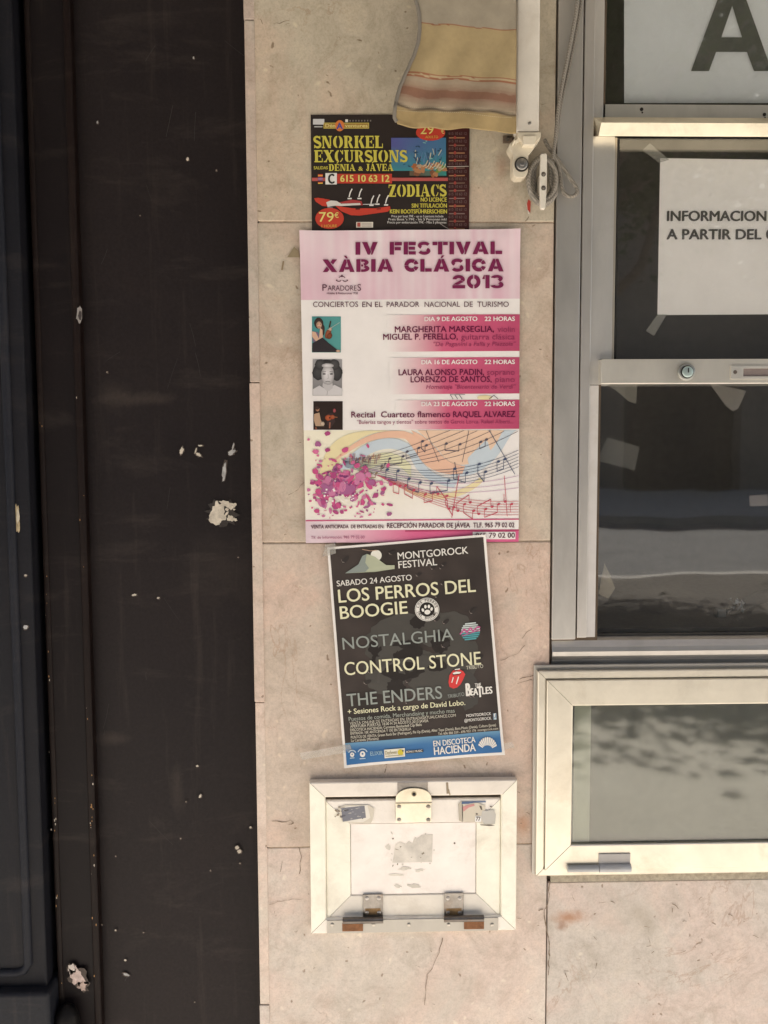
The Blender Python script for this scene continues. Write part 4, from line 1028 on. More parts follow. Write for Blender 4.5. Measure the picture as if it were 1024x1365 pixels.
for k in range(9): ell(b, rn.uniform(447, 456), rn.uniform(1074, 1092), rn.uniform(.6, 2), rn.uniform(.6, 1.6), dS2 + .0003, (.25, .2, .15, 1), 7, 0, .4, k)
b.build('sticker_paper', M['print'], s1)
s2 = thing('torn_sticker', 'torn sticker with blue top strip and small 77 at the hatch top right', 'sticker', W(638, 1101, 0.0105), 'torn stickers on the hatch')
b = MB()
poly(b, [(611, 1072), (614, 1068), (617, 1068), (617, 1096), (612, 1094)], dS2, (0.52, 0.47, 0.39, 1))
poly(b, [(616, 1072), (636, 1070), (647, 1074), (645, 1097), (634, 1096), (616, 1095)], dS2, (0.66, 0.60, 0.50, 1))
poly(b, [(615.5, 1068.5), (648, 1067.8), (647.5, 1069.6), (632, 1069.8), (624, 1071.6), (615.5, 1071.8)], dS2 + .0003, (0.10, 0.15, 0.27, 1))
poly(b, [(616.5, 1076), (623, 1073), (632, 1071.5), (633, 1074), (625, 1076.5), (618, 1082)], dS2 + .0003, (0.62, 0.30, 0.29, 1))
poly(b, [(643, 1081), (659, 1079.5), (661, 1086), (660, 1098), (645, 1098.5), (641, 1090)], dS2 + .0002, (0.56, 0.54, 0.50, 1))
rect(b, 633.5, 1088, 641.5, 1095.5, dS2 + .0004, (0.85, 0.84, 0.82, 1)); text(b, '77', (634.6, 1094), (640.4, 1094), 5, (.12, .09, .08, 1), dS2 + .0006, .02)
for q in ([(639, 1074), (642, 1075), (643, 1080), (641, 1079)], [(634.5, 1084), (637, 1084.5), (637, 1086), (634.5, 1086)], [(653, 1074.5), (656, 1074.5), (656, 1076.2), (653, 1076)], [(640, 1099), (655, 1099.3), (660, 1100.5), (652, 1101), (641, 1100)]): poly(b, q, dS2 + .0005, (.10, .08, .07, 1))
b.build('sticker_paper', M['print'], s2)

# ================================================================== POSTERS
def pcol(*a): return srgb(*a)
# --- flyer: snorkel excursions
fl = thing('snorkel_flyer', 'black flyer with yellow SNORKEL EXCURSIONS lettering and red boat', 'flyer', W(520, 306))
dsp = curled(wavy(1.3, 0.0018, 11), [(625, 250)], .003, .04)
d0 = 0.0012
BK = (0.029, 0.022, 0.020, 1); YE = (0.56, 0.50, 0.085, 1); RD = (0.50, 0.055, 0.035, 1); WH = (0.70, 0.68, 0.64, 1)
b = MB(); quad(b, [(414.3, 153.5), (626, 153), (625.2, 313), (416, 313)], d0, BK, 22, 18)
rect(b, 597, 158, 624.8, 306, d0 + .0003, (0.052, 0.014, 0.014, 1), 3, 14)
b.build('paper_sheet', M['print'], fl, disp=dsp)
b = MB(); d1 = d0 + .0006
YEL = lambda: YE
rect(b, 417.5, 159, 432.5, 166.5, d1, (0.55, 0.55, 0.56, 1)); rect(b, 419, 168.6, 430, 170.2, d1, (0.4, .4, .4, 1))
rect(b, 431.5, 164, 492, 171.8, d1, (0.50, 0.40, 0.10, 1)); rect(b, 432.5, 165.2, 491, 170.6, d1 + .0002, (0.33, 0.20, 0.05, 1))
text(b, 'Dén', (434, 170), (447, 170), 4.3, (0.7, .62, .25, 1), d1 + .0004, .02); text(b, 'ventures', (460, 170), (490, 170), 4.3, (0.7, .62, .25, 1), d1 + .0004, .02)
ell(b, 453, 168, 6.2, 7.4, d1 + .0004, (0.62, 0.19, 0.05, 1)); text(b, 'A', (449, 172.5), (457, 172.5), 8, (0.08, 0.08, 0.30, 1), d1 + .0006, .03)
rect(b, 460.5, 159.5, 464, 163.2, d1, WH)
for k in range(8): rect(b, 466 + k * 3.9, 160.2, 467.6 + k * 3.9, 162.4, d1, (0.2, 0.18, 0.17, 1))
stencil(b, 'SNORKEL', (418.2, 198), (511, 197.6), 16.3, YE, d1)
stencil(b, 'EXCURSIONS', (419.2, 216.6), (543, 216.4), 16.0, YE, d1 + .0005)
text(b, 'SALIDAS', (418.5, 226), (437, 226), 4.0, YE, d1, .02)
stencil(b, 'DÉNIA', (438.5, 228.3), (474, 228.3), 9.0, YE, d1); text(b, '&', (478, 227.8), (483.6, 227.8), 5.4, YE, d1, .03); stencil(b, 'JÁVEA', (488, 228.2), (524.5, 228.2), 9.4, YE, d1 + .0005)
# underwater picture
def sea(u, v):
    t = mnoise.noise(Vector((u * 4, v * 4, 2)))
    return lerp(lerp((0.095, 0.10, 0.30, 1), (0.06, 0.17, 0.30, 1), u), (0.04, 0.26, 0.27, 1), max(0, v * 1.1 - 0.25 + 0.25 * t))
rect(b, 521.5, 184, 594.5, 228, d1 + .0001, sea, 14, 8); rect(b, 546, 228, 595, 234.5, d1 + .0001, lambda u, v: lerp((0.12, .09, .06, 1), (0.04, .24, .22, 1), u * 1.3 - .3), 8, 1)
rn = random.Random(21)
for k in range(16):
    cx_, cy_ = rn.uniform(550, 592), rn.uniform(220, 233)
    ell(b, cx_, cy_, rn.uniform(2.5, 5), rn.uniform(2, 5), d1 + .0003, rn.choice([(0.33, .12, .05, 1), (.40, .19, .09, 1), (.20, .09, .05, 1), (.42, .30, .2, 1)]), 12, 0, .3, k)
for k in range(26):
    x_ = rn.uniform(553, 586); y_ = rn.uniform(206, 222); a = rn.uniform(-.7, .7) + (x_ - 570) * .03
    stroke(b, [(x_, y_), (x_ + 8 * math.sin(a), y_ - 9 * math.cos(a))], rn.uniform(.6, 1.5), d1 + .0004, rn.choice([(.04, .08, .15, 1), (.10, .2, .35, 1), (.5, .48, .38, 1), (.05, .05, .1, 1)]))
for k in range(9): stroke(b, arc(563 + k * 3, 213 + (k % 3) * 2, 7, 9, 10, 80), 1.1, d1 + .0004, (.55, .52, .38, 1))
for k in range(14): ell(b, rn.uniform(526, 590), rn.uniform(187, 224), rn.uniform(.8, 2.6), rn.uniform(.5, 1.2), d1 + .0004, rn.choice([(.03, .07, .12, 1), (.2, .42, .42, 1)]), 8, rn.uniform(-.4, .4))
ell(b, 587, 226, 7, 3.5, d1 + .0003, (.16, .26, .05, 1), 12, -.6, .3)
# phone strip
rect(b, 416, 237.2, 597, 241.6, d1, (0.44, 0.10, 0.09, 1)); rect(b, 434, 232, 522.5, 244.8, d1 + .0002, RD); 
rect(b, 434, 231, 449.2, 246.2, d1 + .0005, (0.72, 0.71, 0.69, 1)); text(b, 'C', (438, 245), (445.5, 245), 12.5, (0.02, .02, .02, 1), d1 + .0008, .03)
for k, cs in enumerate([((.5, .06, .05, 1), (.6, .42, .06, 1), (.5, .06, .05, 1)), ((.10, .10, .3, 1), (.5, .2, .2, 1), (.10, .10, .3, 1)), ((.03, .02, .02, 1), (.5, .06, .05, 1), (.62, .44, .06, 1))]):
    for j in range(3): rect(b, 424, 232.4 + k * 4.5 + j * 1.3, 430.4, 233.7 + k * 4.5 + j * 1.3, d1 + .0005, cs[j])
text(b, '615 10 63 12', (454, 242.6), (519, 242.6), 8.8, (0.68, .58, .17, 1), d1 + .0006, .03)
stencil(b, 'ZODIACS', (517.5, 262.6), (595, 262.2), 16.2, YE, d1)
text(b, 'NO LICENCE', (561, 269), (595.3, 269), 5.3, YE, d1, .028); text(b, 'SIN TITULACIÓN', (549, 277), (595.5, 277), 5.3, YE, d1, .028); text(b, 'KEIN BOOTSFÜHRERSCHEIN', (520, 284.8), (595.7, 284.8), 5.3, YE, d1, .028)
for k, t in enumerate(('Price per boat 79€ - up to 5 persons include', "Preis Boot 's 79€ - bis 5 Personen inkl", 'Precio por embarcación 79€ - Máx 5 personas')):
    text(b, t, (518 - (k == 2) * 1.5 + (k == 0) * 4, 290 + k * 4.1), (595 - (k == 0) * 4, 290 + k * 4.1), 3.0, (.62, .6, .58, 1), d1, .012)
# boat
poly(b, [(419, 264.5), (424, 263.8), (440, 266.5), (437, 275.5), (430, 275), (421, 269)], d1, RD)
poly(b, [(447, 274.5), (470, 278), (500, 278), (520, 275.2), (520.5, 279), (517, 282.5), (480, 287.8), (468, 287.2), (455, 282)], d1 + .0002, RD)
poly(b, [(452, 270), (470, 266.5), (482, 268.5), (484, 274), (462, 274)], d1 + .0001, (.35, .05, .05, 1))
poly(b, [(435, 270), (441, 267.6), (449, 268.2), (455, 272), (480, 271), (481, 273.5), (455, 275), (447, 274.5), (437, 276)], d1 + .0003, (.62, .60, .57, 1))
poly(b, [(436, 275), (444, 277), (444, 279), (437, 277.6)], d1 + .0003, (.18, .18, .2, 1))
for x_, y_ in ((466, 253), (479, 253), (495, 262), (503, 260.5), (514.5, 261.5)):
    stroke(b, [(x_ + 3.5, y_ - 1), (x_ + 1, y_ + 4), (x_ - 0.5, y_ + 10)], 1.5, d1 + .0004, (.72, .7, .68, 1)); stroke(b, [(x_ - 2.5, y_ + 12), (x_ + 3, y_ + 12)], 1.8, d1 + .0004, (.72, .7, .68, 1))
stroke(b, [(484, 272.8), (502, 272.4)], .8, d1 + .0004, (.6, .6, .6, 1)); stroke(b, [(474, 279), (480, 279)], 1.4, d1 + .0004, BK); stroke(b, [(502, 279), (508, 278.6)], 1.2, d1 + .0004, BK)
ell(b, 439.5, 291.5, 19, 14, d1 + .0005, RD, 26); text(b, '79', (425.5, 295.8), (445, 295.8), 12.6, (.72, .63, .20, 1), d1 + .0008, .006); text(b, '€', (446, 290.5), (451.5, 290.5), 6.5, (.72, .63, .2, 1), d1 + .0008, .01)
text(b, '1 HOURE', (429, 303.3), (449, 303.3), 3.6, (.66, .36, .08, 1), d1 + .0008, .02)
rect(b, 475, 296.2, 497.4, 303.6, d1 + .0003, (.70, .65, .58, 1)); rect(b, 476.3, 297, 480.6, 302.6, d1 + .0005, (.40, .09, .07, 1))
for k in range(3): rect(b, 482, 297.6 + k * 1.9, 495.5, 298.6 + k * 1.9, d1 + .0005, (.45, .4, .36, 1))
ell(b, 574, 177, 19.5, 11, d1 + .0004, RD, 26); text(b, '29', (560.5, 179), (578, 179), 12, (.72, .63, .20, 1), d1 + .0007, .004); text(b, '€', (588, 178.5), (592.5, 178.5), 6, (.72, .63, .2, 1), d1 + .0007); text(b, 'ADULTO', (567, 184.6), (584, 184.6), 3.4, (.66, .36, .08, 1), d1 + .0007, .02)
for k in range(20):
    y_ = 180 + k * 10.1
    text(b, '615 10 63 12', (598, y_), (622, y_ + .4), 3.6, (.15, .12, .115, 1), d1, .0); rect(b, 598.5, y_ + 3.4, 619.5, y_ + 4.9, d1, rn.choice([(.18, .12, .09, 1), (.34, .19, .1, 1), (.2, .15, .14, 1)])); ell(b, 606.5, y_ + 3.8, 1.8, 2.2, d1 + .0002, (.30, .055, .045, 1), 10)
stroke(b, [(596, 222.5), (625, 222.2)], 0.8, d1 + .0004, (.5, .46, .42, 1)); stroke(b, [(582, 295), (592, 302), (599, 306)], 0.8, d1 + .0004, (.4, .36, .34, 1))
b.build('lettering', M['print'], fl, disp=dsp)

# --- festival poster
fp = thing('concert_poster', 'large white and pink concert poster with coloured music staves, in the middle', 'poster', W(550, 722))
dsp = curled(wavy(2.7, 0.0034, 9), [(399, 308), (408, 723), (693, 306)], .004, .05)
d0 = 0.0040
TL, TR, BR, BL = (399.6, 308), (693, 306), (691.2, 722), (408.2, 723.2)
def onp(u, v):   # poster u,v -> pixel
    a = (TL[0] + (TR[0] - TL[0]) * u, TL[1] + (TR[1] - TL[1]) * u); c = (BL[0] + (BR[0] - BL[0]) * u, BL[1] + (BR[1] - BL[1]) * u)
    return (a[0] + (c[0] - a[0]) * v, a[1] + (c[1] - a[1]) * v)
def pband(mb, u0, v0, u1, v1, d, colf, nx=1, ny=1): quad(mb, [onp(u0, v0), onp(u1, v0), onp(u1, v1), onp(u0, v1)], d, colf, nx, ny)
PW = (0.83, 0.80, 0.79, 1)
b = MB()
def topcol(u, v):
    s_ = 0.5 + 0.5 * mnoise.noise(Vector((u * 13, v * 0.7, 5))) + 0.35 * mnoise.noise(Vector((u * 40, v * 0.5, 8)))
    return lerp((0.69, 0.44, 0.54, 1), (0.79, 0.70, 0.735, 1), s_ * 1.1 - 0.12 + 0.28 * (1 - v) - 0.25 * abs(u - .5))
pband(b, 0, 0, 1, 0.222, d0, topcol, 90, 10)
pband(b, 0, 0.222, 1, 0.640, d0, PW, 24, 20)
CR2 = (0.80, 0.75, 0.62, 1)
def artcol(u, v):
    n_ = mnoise.noise(Vector((u * 3, v * 3, 1)))
    c = lerp(lerp((0.82, 0.78, 0.66, 1), (0.82, 0.79, 0.78, 1), u * 1.2 - .1 + .3 * n_), (0.80, 0.76, 0.58, 1), max(0, .5 - abs(u - .2) * 1.6))
    return lerp(c, PW, max(0, (v - .6) * 1.6))
pband(b, 0, 0.640, 1, 0.926, d0, artcol, 30, 20)
pband(b, 0, 0.926, 1, 0.960, d0, lambda u, v: lerp((0.74, .60, .66, 1), PW, u * 4), 20, 2)
pband(b, 0, 0.960, 1, 1, d0, lambda u, v: lerp((0.74, 0.60, 0.66, 1), (0.66, 0.13, 0.28, 1), u * 2.2 - .12), 24, 3)
b.build('paper_sheet', M['print'], fp, disp=dsp)
# sweeping colour ribbons, staves, notes and splashes
b = MB(); d1 = d0 + .0004
def ribbon(top, bot, d, col):
    n = len(top)
    vs = [W(*p, d) for p in top] + [W(*p, d) for p in bot]
    b.add(vs, [(i, i + 1, n + i + 1, n + i)[::-1] for i in range(n - 1)], col)
def bez(p0, p1, p2, p3, n=26):
    out = []
    for i in range(n + 1):
        t = i / n; s_ = 1 - t
        out.append(tuple(s_ ** 3 * p0[k] + 3 * s_ * s_ * t * p1[k] + 3 * s_ * t * t * p2[k] + t ** 3 * p3[k] for k in (0, 1)))
    return out
YEb = (0.78, 0.69, 0.42, 1); ORb = (0.78, 0.50, 0.37, 1); BLb = (0.55, 0.63, 0.70, 1); GNb = (0.74, 0.73, 0.50, 1)
ribbon(bez((425, 640), (430, 590), (455, 574), (500, 574)), bez((452, 620), (455, 598), (480, 576), (520, 574)), d1, YEb)
ribbon(bez((440, 618), (470, 588), (500, 570), (540, 575)), bez((462, 605), (485, 588), (510, 580), (540, 585)), d1 + .0001, ORb)
ribbon(bez((540, 575), (590, 590), (570, 630), (612, 632)) , bez((540, 585), (556, 596), (556, 628), (600, 632)), d1 + .0001, ORb)
ribbon(bez((548, 573.6), (590, 590), (580, 618), (620, 621)), bez((552, 580), (570, 600), (576, 632), (616, 632)), d1 + .0001, ORb)
ribbon(bez((556, 573.6), (600, 573.6), (640, 573.6), (672, 573.6)), bez((580, 590), (600, 640), (650, 620), (668, 578)), d1 + .00005, (0.78, 0.56, 0.42, 1))
ribbon(bez((660, 573.6), (668, 573.6), (678, 573.6), (690, 573.6)), bez((600, 634), (640, 640), (668, 610), (682, 574)), d1 + .00002, BLb)
ribbon(bez((450, 626), (480, 585), (520, 575), (545, 592)), bez((470, 625), (490, 600), (520, 590), (545, 606)), d1 + .0002, BLb)
ribbon(bez((545, 592), (562, 606), (560, 634), (610, 640)), bez((545, 606), (552, 618), (556, 642), (605, 650)), d1 + .0002, BLb)
ribbon(bez((480, 620), (505, 596), (530, 600), (548, 620)), bez((490, 628), (510, 612), (530, 614), (548, 636)), d1 + .0001, GNb)
ribbon(bez((540, 648), (570, 664), (610, 662), (640, 636)), bez((540, 654), (575, 672), (620, 668), (645, 640)), d1, YEb)
dk = (0.10, 0.09, 0.12, 1); nv = (0.07, 0.09, 0.16, 1); rd = (0.50, 0.08, 0.12, 1)
def stave(c0, c1, n, w, col, dd):
    A, B = bez(*c0, 30), bez(*c1, 30); lines = []
    for k in range(n):
        t = k / (n - 1); ln = [(A[i][0] * (1 - t) + B[i][0] * t, A[i][1] * (1 - t) + B[i][1] * t) for i in range(31)]
        stroke(b, ln, w, dd, col); lines.append(ln)
    return lines
S1 = stave(((455, 612), (520, 612), (560, 588), (600, 573.8)), ((460, 618), (530, 625), (600, 622), (690, 575)), 6, .55, dk, d1 + .0005)
S2 = stave(((460, 615), (530, 625), (600, 642), (691, 600)), ((460, 622), (530, 640), (600, 662), (691, 622)), 6, .6, nv, d1 + .0005)
S3 = stave(((470, 620), (560, 640), (600, 655), (691, 634)), ((500, 640), (580, 660), (620, 660), (691, 650)), 3, .5, (0.42, .2, .4, 1), d1 + .0005)
S4 = stave(((500, 632), (560, 650), (600, 672), (691, 668)), ((515, 640), (560, 662), (590, 690), (691, 686)), 6, .6, rd, d1 + .0005)
rn = random.Random(77)
def notes(L, idx, col, up=10, beam=True, sz=1.0):
    for q, i in enumerate(idx):
        ln = L[rn.randrange(len(L))]; x_, y_ = ln[i]
        ell(b, x_, y_, 2.2 * sz, 1.6 * sz, d1 + .0007, col, 10, -.4)
        stroke(b, [(x_ - 1.8 * sz, y_), (x_ - 1.8 * sz, y_ + up * sz)], .7, d1 + .0007, col)
        if beam and q % 2 == 1:
            ln0 = L[0]; stroke(b, [(px_, py_ + up * sz), (x_ - 1.8 * sz, y_ + up * sz)], 1.1, d1 + .0007, col)
        px_, py_ = x_ - 1.8 * sz, y_
notes(S1, [10, 13, 15, 18, 20, 21, 23, 24, 26, 27], dk, 9); notes(S2, [8, 10, 12, 14, 16, 19, 20, 22, 24, 25, 27, 28], nv, 12, sz=1.1); notes(S4, [3, 5, 7, 9, 12, 14, 17, 19, 21, 23, 25, 27, 29], rd, 11); notes(S1, [3, 4, 5, 6, 7, 8], dk, 6, sz=.8); notes(S2, [3, 4, 5, 6, 7], (.25, .18, .12, 1), 7, sz=.85); notes(S4, [15, 18, 20, 22, 24, 26, 28], rd, -10)
for (p, q, col, w) in (((606, 616), (610, 640), dk, .9), ((652, 573.8), (686, 632), nv, .9), ((612, 632), (602, 690), rd, .9), ((672, 634), (676, 688), rd, .8), ((568, 573.8), (585, 616), dk, .6), ((625, 573.8), (616, 616), dk, .6)):
    stroke(b, [p, q], w, d1 + .0007, col)
for x_ in (604, 610, 616): stroke(b, [(x_, 532), (x_ - 4, 526)], .8, d1 + .0007, dk); 
stroke(b, [(600, 526), (620, 526)], .6, d1 + .0007, dk); stroke(b, [(652, 532), (658, 527), (664, 532)], .8, d1 + .0007, dk); ell(b, 646, 530, 10, 3, d1 + .0003, YEb, 14)
pinks = [(0.55, 0.09, 0.24, 1), (0.62, 0.16, 0.32, 1), (0.40, 0.07, 0.21, 1), (0.56, 0.20, 0.36, 1), (0.36, 0.12, 0.27, 1)]
cx_, cy_ = 457, 652
for k in range(230):
    a = rn.uniform(0, 2 * PI); r_ = abs(rn.gauss(0, 1)); x_ = cx_ + 28 * r_ * math.cos(a) + 2; y_ = cy_ + 23 * r_ * math.sin(a) - 2
    if not (411 < x_ < 560 and 578 < y_ < 689): continue
    if math.hypot(x_ - 457, (y_ - 664) * 1.1) < 8.5: continue
    ell(b, x_, y_, max(1.2, rn.gauss(3.5, 1.5) * (1.25 - .22 * r_)), max(.8, rn.gauss(3.0, 1.2) * (1.25 - .22 * r_)), d1 + .0004 + .000003 * k, rn.choice(pinks), 12, rn.random() * 3, .16, k)
for k in range(44): ell(b, cx_ + rn.gauss(0, 13), cy_ + rn.gauss(-7, 9), rn.uniform(1, 2.6), rn.uniform(1, 2.2), d1 + .00095, (0.22, 0.05, 0.17, 1), 9, 0, .2, k)
for k in range(46): ell(b, cx_ + rn.gauss(2, 14), cy_ + rn.gauss(6, 9), rn.uniform(.7, 2.0), rn.uniform(.6, 1.6), d1 + .001, (0.82, .78, .76, 1), 8, 0, .2, k)
for k in range(90):
    a = rn.uniform(0, 2 * PI); r_ = rn.uniform(30, 62); x_ = cx_ + r_ * math.cos(a) * 1.05; y_ = cy_ + r_ * math.sin(a) * .75
    if 411 < x_ < 520 and 578 < y_ < 690: ell(b, x_, y_, rn.uniform(.5, 2.6), rn.uniform(.5, 2.0), d1 + .0008, rn.choice(pinks), 8, 0, .25, k)
for (x_, y_, r_) in ((437, 578, 4), (424, 592, 4.5), (421, 602, 4), (437, 600, 3.6), (411.5, 586, 2), (425, 644, 5), (519, 685, 3.5)): ell(b, x_, y_, r_, r_ * .8, d1 + .0008, pinks[int(x_) % 5], 12, 0, .2, int(x_))
for k in range(20): stroke(b, [(466 + k * 2.1, 618 - (k % 4) * 2 + rn.uniform(-2, 2)), (467 + k * 2.1, 606 + rn.uniform(-2, 5))], .8, d1 + .0009, rn.choice([(.3, .12, .12, 1), (.45, .16, .1, 1), (.2, .13, .2, 1)]))
b.build('music_illustration', M['print'], fp, disp=dsp)
b = MB()
def bar(x0, x1, y0, y1):
    def cf(u, v):
        c = lerp(PW, (0.60, 0.11, 0.215, 1), u * 2.4 - 0.02); return lerp(c, (0.42, 0.06, 0.14, 1), u * 1.6 - 0.85 + 0.2 * (v - .5))
    quad(b, [(x0, y0), (x1, y0 - .8), (x1 - .2, y1 - 1), (x0, y1)], d1, cf, 24, 3)
bar(516, 692.6, 420, 469); bar(519, 692.3, 477, 525.6); bar(527, 692, 533.6, 572.6)
MA = (0.135, 0.010, 0.055, 1); MG = (0.27, 0.035, 0.105, 1); TX = (0.09, 0.02, 0.045, 1)
dt = d1 + .0006
def tr(s, x0, x1, y, h, col, bold=0.0, shear=0.0): text(b, s, (x0, y), (x1, y - (x1 - x0) * .004), h, col, dt, bold, 3, shear)
# headline, cut like a stencil by slivers of the sheet colour
cutc = (0.72, 0.55, 0.62, 1); MH = (0.185, 0.018, 0.078, 1)
BG = {
 'I': ([_r(0, 0, 3.4, 10)], 3.4), 'L': ([_r(0, 0, 3.2, 10), _r(3.7, 0, 8.6, 2.7)], 8.6),
 'V': ([[(0, 10), (3.7, 10), (6.3, 2.4), (5.5, 0), (4.0, 0)], [(7.5, 10), (11, 10), (7.3, 0), (6.1, 0), (6.8, 2.3), (5.95, 4.9)]], 11),
 'F': ([_r(0, 0, 3.2, 10), _r(3.7, 7.3, 9, 10), _r(3.7, 3.4, 8.2, 6.0)], 9), 'E': ([_r(0, 0, 3.2, 10), _r(3.7, 7.4, 9, 10), _r(3.7, 3.8, 8.4, 6.2), _r(3.7, 0, 9, 2.6)], 9),
 'T': ([_r(0, 7.3, 3.5, 10), _r(4.0, 0, 7.2, 10), _r(7.7, 7.3, 11.2, 10)], 11.2),
 'A': ([[(0, 0), (3.5, 0), (6.1, 7.4), (5.4, 10), (4.0, 10)], [(5.95, 10), (8.0, 10), (12, 0), (8.4, 0), (6.4, 7.2)], _r(4.6, 1.9, 7.6, 3.9)], 12),
 'X': ([[(0, 10), (4.1, 10), (11.2, 0), (7.1, 0)], [(7.4, 10), (11, 10), (8.0, 5.9), (6.2, 7.9)], [(0.2, 0), (3.8, 0), (5.2, 1.9), (3.3, 4.4)]], 11.2),
 'B': ([_r(0, 0, 3.2, 10), _r(3.7, 8.0, 5.2, 10), _r(3.7, 4.3, 5.2, 5.9), _r(3.7, 0, 5.2, 2.0)] + _ring(5.2, 7.5, 4.2, 2.5, 1.3, .6, R(-80), R(90)) + _ring(5.2, 2.7, 4.8, 2.7, 1.6, .75, R(-90), R(75)), 10),
 'C': ([q for a0, a1 in ((14, 54), (60, 178), (182, 300), (306, 346)) for q in _ring(5.4, 5, 5.4, 5.15, 2.3, 2.2, R(a0), R(a1), 10)], 10.8),
 'S': (_rib([(4.8 + 3.4 * math.cos(R(a)), 7.2 + 1.75 * math.sin(R(a))) for a in range(15, 236, 20)], [2.5] * 12) + _rib([(4.9 + 3.4 * math.cos(R(a)), 2.8 + 1.75 * math.sin(R(a))) for a in range(195, 416, 20)], [2.5] * 12), 9.8),
 '2': (_ring(4.7, 6.7, 4.7, 3.4, 1.7, 1.0, R(-25), R(176), 14) + [_r(0, 0, 9.6, 2.5), [(0.2, 2.9), (4.4, 2.9), (8.7, 4.9), (6.2, 6.2)]], 9.6),
 '0': (_ring(4.9, 5, 4.9, 5.15, 1.9, 2.3, R(93), R(267), 14) + _ring(5.5, 5, 4.9, 5.15, 1.9, 2.3, R(-87), R(87), 14), 10.4),
 '1': ([_r(2.5, 0, 5.7, 10), [(0, 7.0), (2.0, 7.0), (2.0, 10), (1.4, 10)]], 5.7),
 '3': (_ring(4.2, 7.4, 4.6, 2.6, 1.5, .65, R(-62), R(165), 14) + _ring(4.3, 2.7, 5.1, 2.75, 1.8, .75, R(-165), R(60), 14), 9.4),
}
def headline(s_, x0, x1, y, h):
    lay = []; t = 0
    for c_ in s_:
        g_, w_ = BG[{'À': 'A', 'Á': 'A'}.get(c_, c_)]; lay.append((c_, g_, t)); t += w_ + 1.25
    t -= 1.25; k = (x1 - x0) / t
    for c_, g_, o_ in lay:
        polys = list(g_)
        if c_ == 'À': polys = polys + [[(3.6, 12.9), (5.6, 12.9), (7.0, 10.7), (5.6, 10.7)]]
        if c_ == 'Á': polys = polys + [[(6.4, 12.9), (8.4, 12.9), (6.6, 10.7), (5.2, 10.7)]]
        for q in polys:
            poly(b, [(x0 + (o_ + p[0]) * k, y - o_ * k * .004 - p[1] * h / 10) for p in q], dt, MH)
headline('IV', 474, 503.5, 340, 16.8); headline('FESTIVAL', 519.5, 669, 340, 16.8); headline('XÀBIA', 430, 524, 363, 16.8); headline('CLÁSICA', 539, 671, 362.8, 16.8); headline('2013', 603, 671, 385, 17.6)
stroke(b, arc(456, 371, 4, 2.4, 190, 350), 1.1, dt, TX); stroke(b, arc(451.5, 373, 3.5, 2.5, 10, 120), 1.0, dt, TX); stroke(b, arc(460.5, 373, 3.5, 2.5, 60, 170), 1.0, dt, TX); ell(b, 456, 368, 1.1, 1.6, dt, TX, 8); ell(b, 449, 374, 1.1, 1, dt, TX, 8); ell(b, 463, 374, 1.1, 1, dt, TX, 8)
tr('P', 430, 436, 388, 8.6, TX, .0); tr('ARADORE', 437, 475.5, 387.8, 6.8, TX, 0); tr('S', 476.6, 481.5, 387.8, 8.6, TX, 0); tr('Hoteles & Restaurantes 1928', 436, 477, 392.6, 2.8, TX, .01)
for s_, x0, x1 in (('CONCIERTOS', 417.5, 477.5), ('EN', 483, 495.5), ('EL', 500, 510), ('PARADOR', 515.5, 559), ('NACIONAL', 566, 613), ('DE', 618.5, 630), ('TURISMO', 636, 678)): tr(s_, x0, x1, 409.6, 7.0, TX, .0)
WHt = (0.86, 0.82, 0.81, 1)
for y, dd in ((428.3, '9'), (485.6, '16'), (541.4, '23')):
    tr('DIA ' + dd + ' DE AGOSTO', 566 if dd == '9' else 562, 636, y, 5.6, WHt, .026); tr('22 HORAS', 646, 686, y - .2, 5.6, WHt, .026)
tr('MARGHERITA MARSEGLIA,', 526.5, 658, 443.2, 7.8, MA, .014); tr('violin', 663, 686, 443, 7.4, MG, .0)
tr('MIGUEL P. PERELLO,', 511, 610, 453.2, 7.8, MA, .014); tr('guitarra clásica', 614.5, 686, 453, 7.4, MG, .0)
tr('"De Paganini a Falla y Piazzola"', 577, 686, 461.6, 5.4, MG, .0, .22)
tr('LAURA ALONSO PADIN,', 531.5, 645, 500.4, 7.8, MA, .014); tr('soprano', 649, 686, 500, 7.4, MG, .0)
tr('LORENZO DE SANTOS,', 547.5, 655, 509.8, 7.8, MA, .014); tr('piano', 660, 686, 509.6, 7.4, MG, .0)
tr('Homenaje "Bicentenario de Verdi"', 568, 686, 518.6, 5.4, MG, .0, .22)
tr('Recital  Cuarteto flamenco', 468.5, 600, 556.6, 7.6, MA, .014); tr('RAQUEL ALVAREZ', 604, 686.5, 556.2, 7.6, MA, .014)
tr('"Bulerías tangos y tientos" sobre textos de Garcia Lorca, Rafael Alberti...', 476, 684, 565.2, 5.0, MG, .0)
quad(b, [(408, 693.0), (691.5, 691.0), (691.5, 692.8), (408, 694.6)], d1, (0.55, 0.09, 0.2, 1), 14, 1); quad(b, [(540, 706.8), (691.5, 705.8), (691.5, 707.4), (540, 708.4)], d1, (0.42, 0.05, 0.13, 1), 8, 1)
tr('VENTA ANTICIPADA  DE ENTRADAS EN:', 415, 512, 704.2, 4.6, TX, .02); tr('RECEPCIÓN PARADOR DE JÁVEA  TLF. 965 79 02 02', 516, 685.5, 703.4, 6.2, TX, .016)
tr('Tlf. de Información: 965 79 02 00', 415, 486, 717.8, 3.6, (0.30, .06, .15, 1), .0)
rect(b, 630, 708.8, 687, 718.6, d1 + .0002, PW); tr('965 79 02 00', 634, 686, 716.8, 6.6, TX, .016)
b.build('lettering', M['print'], fp, disp=dsp)
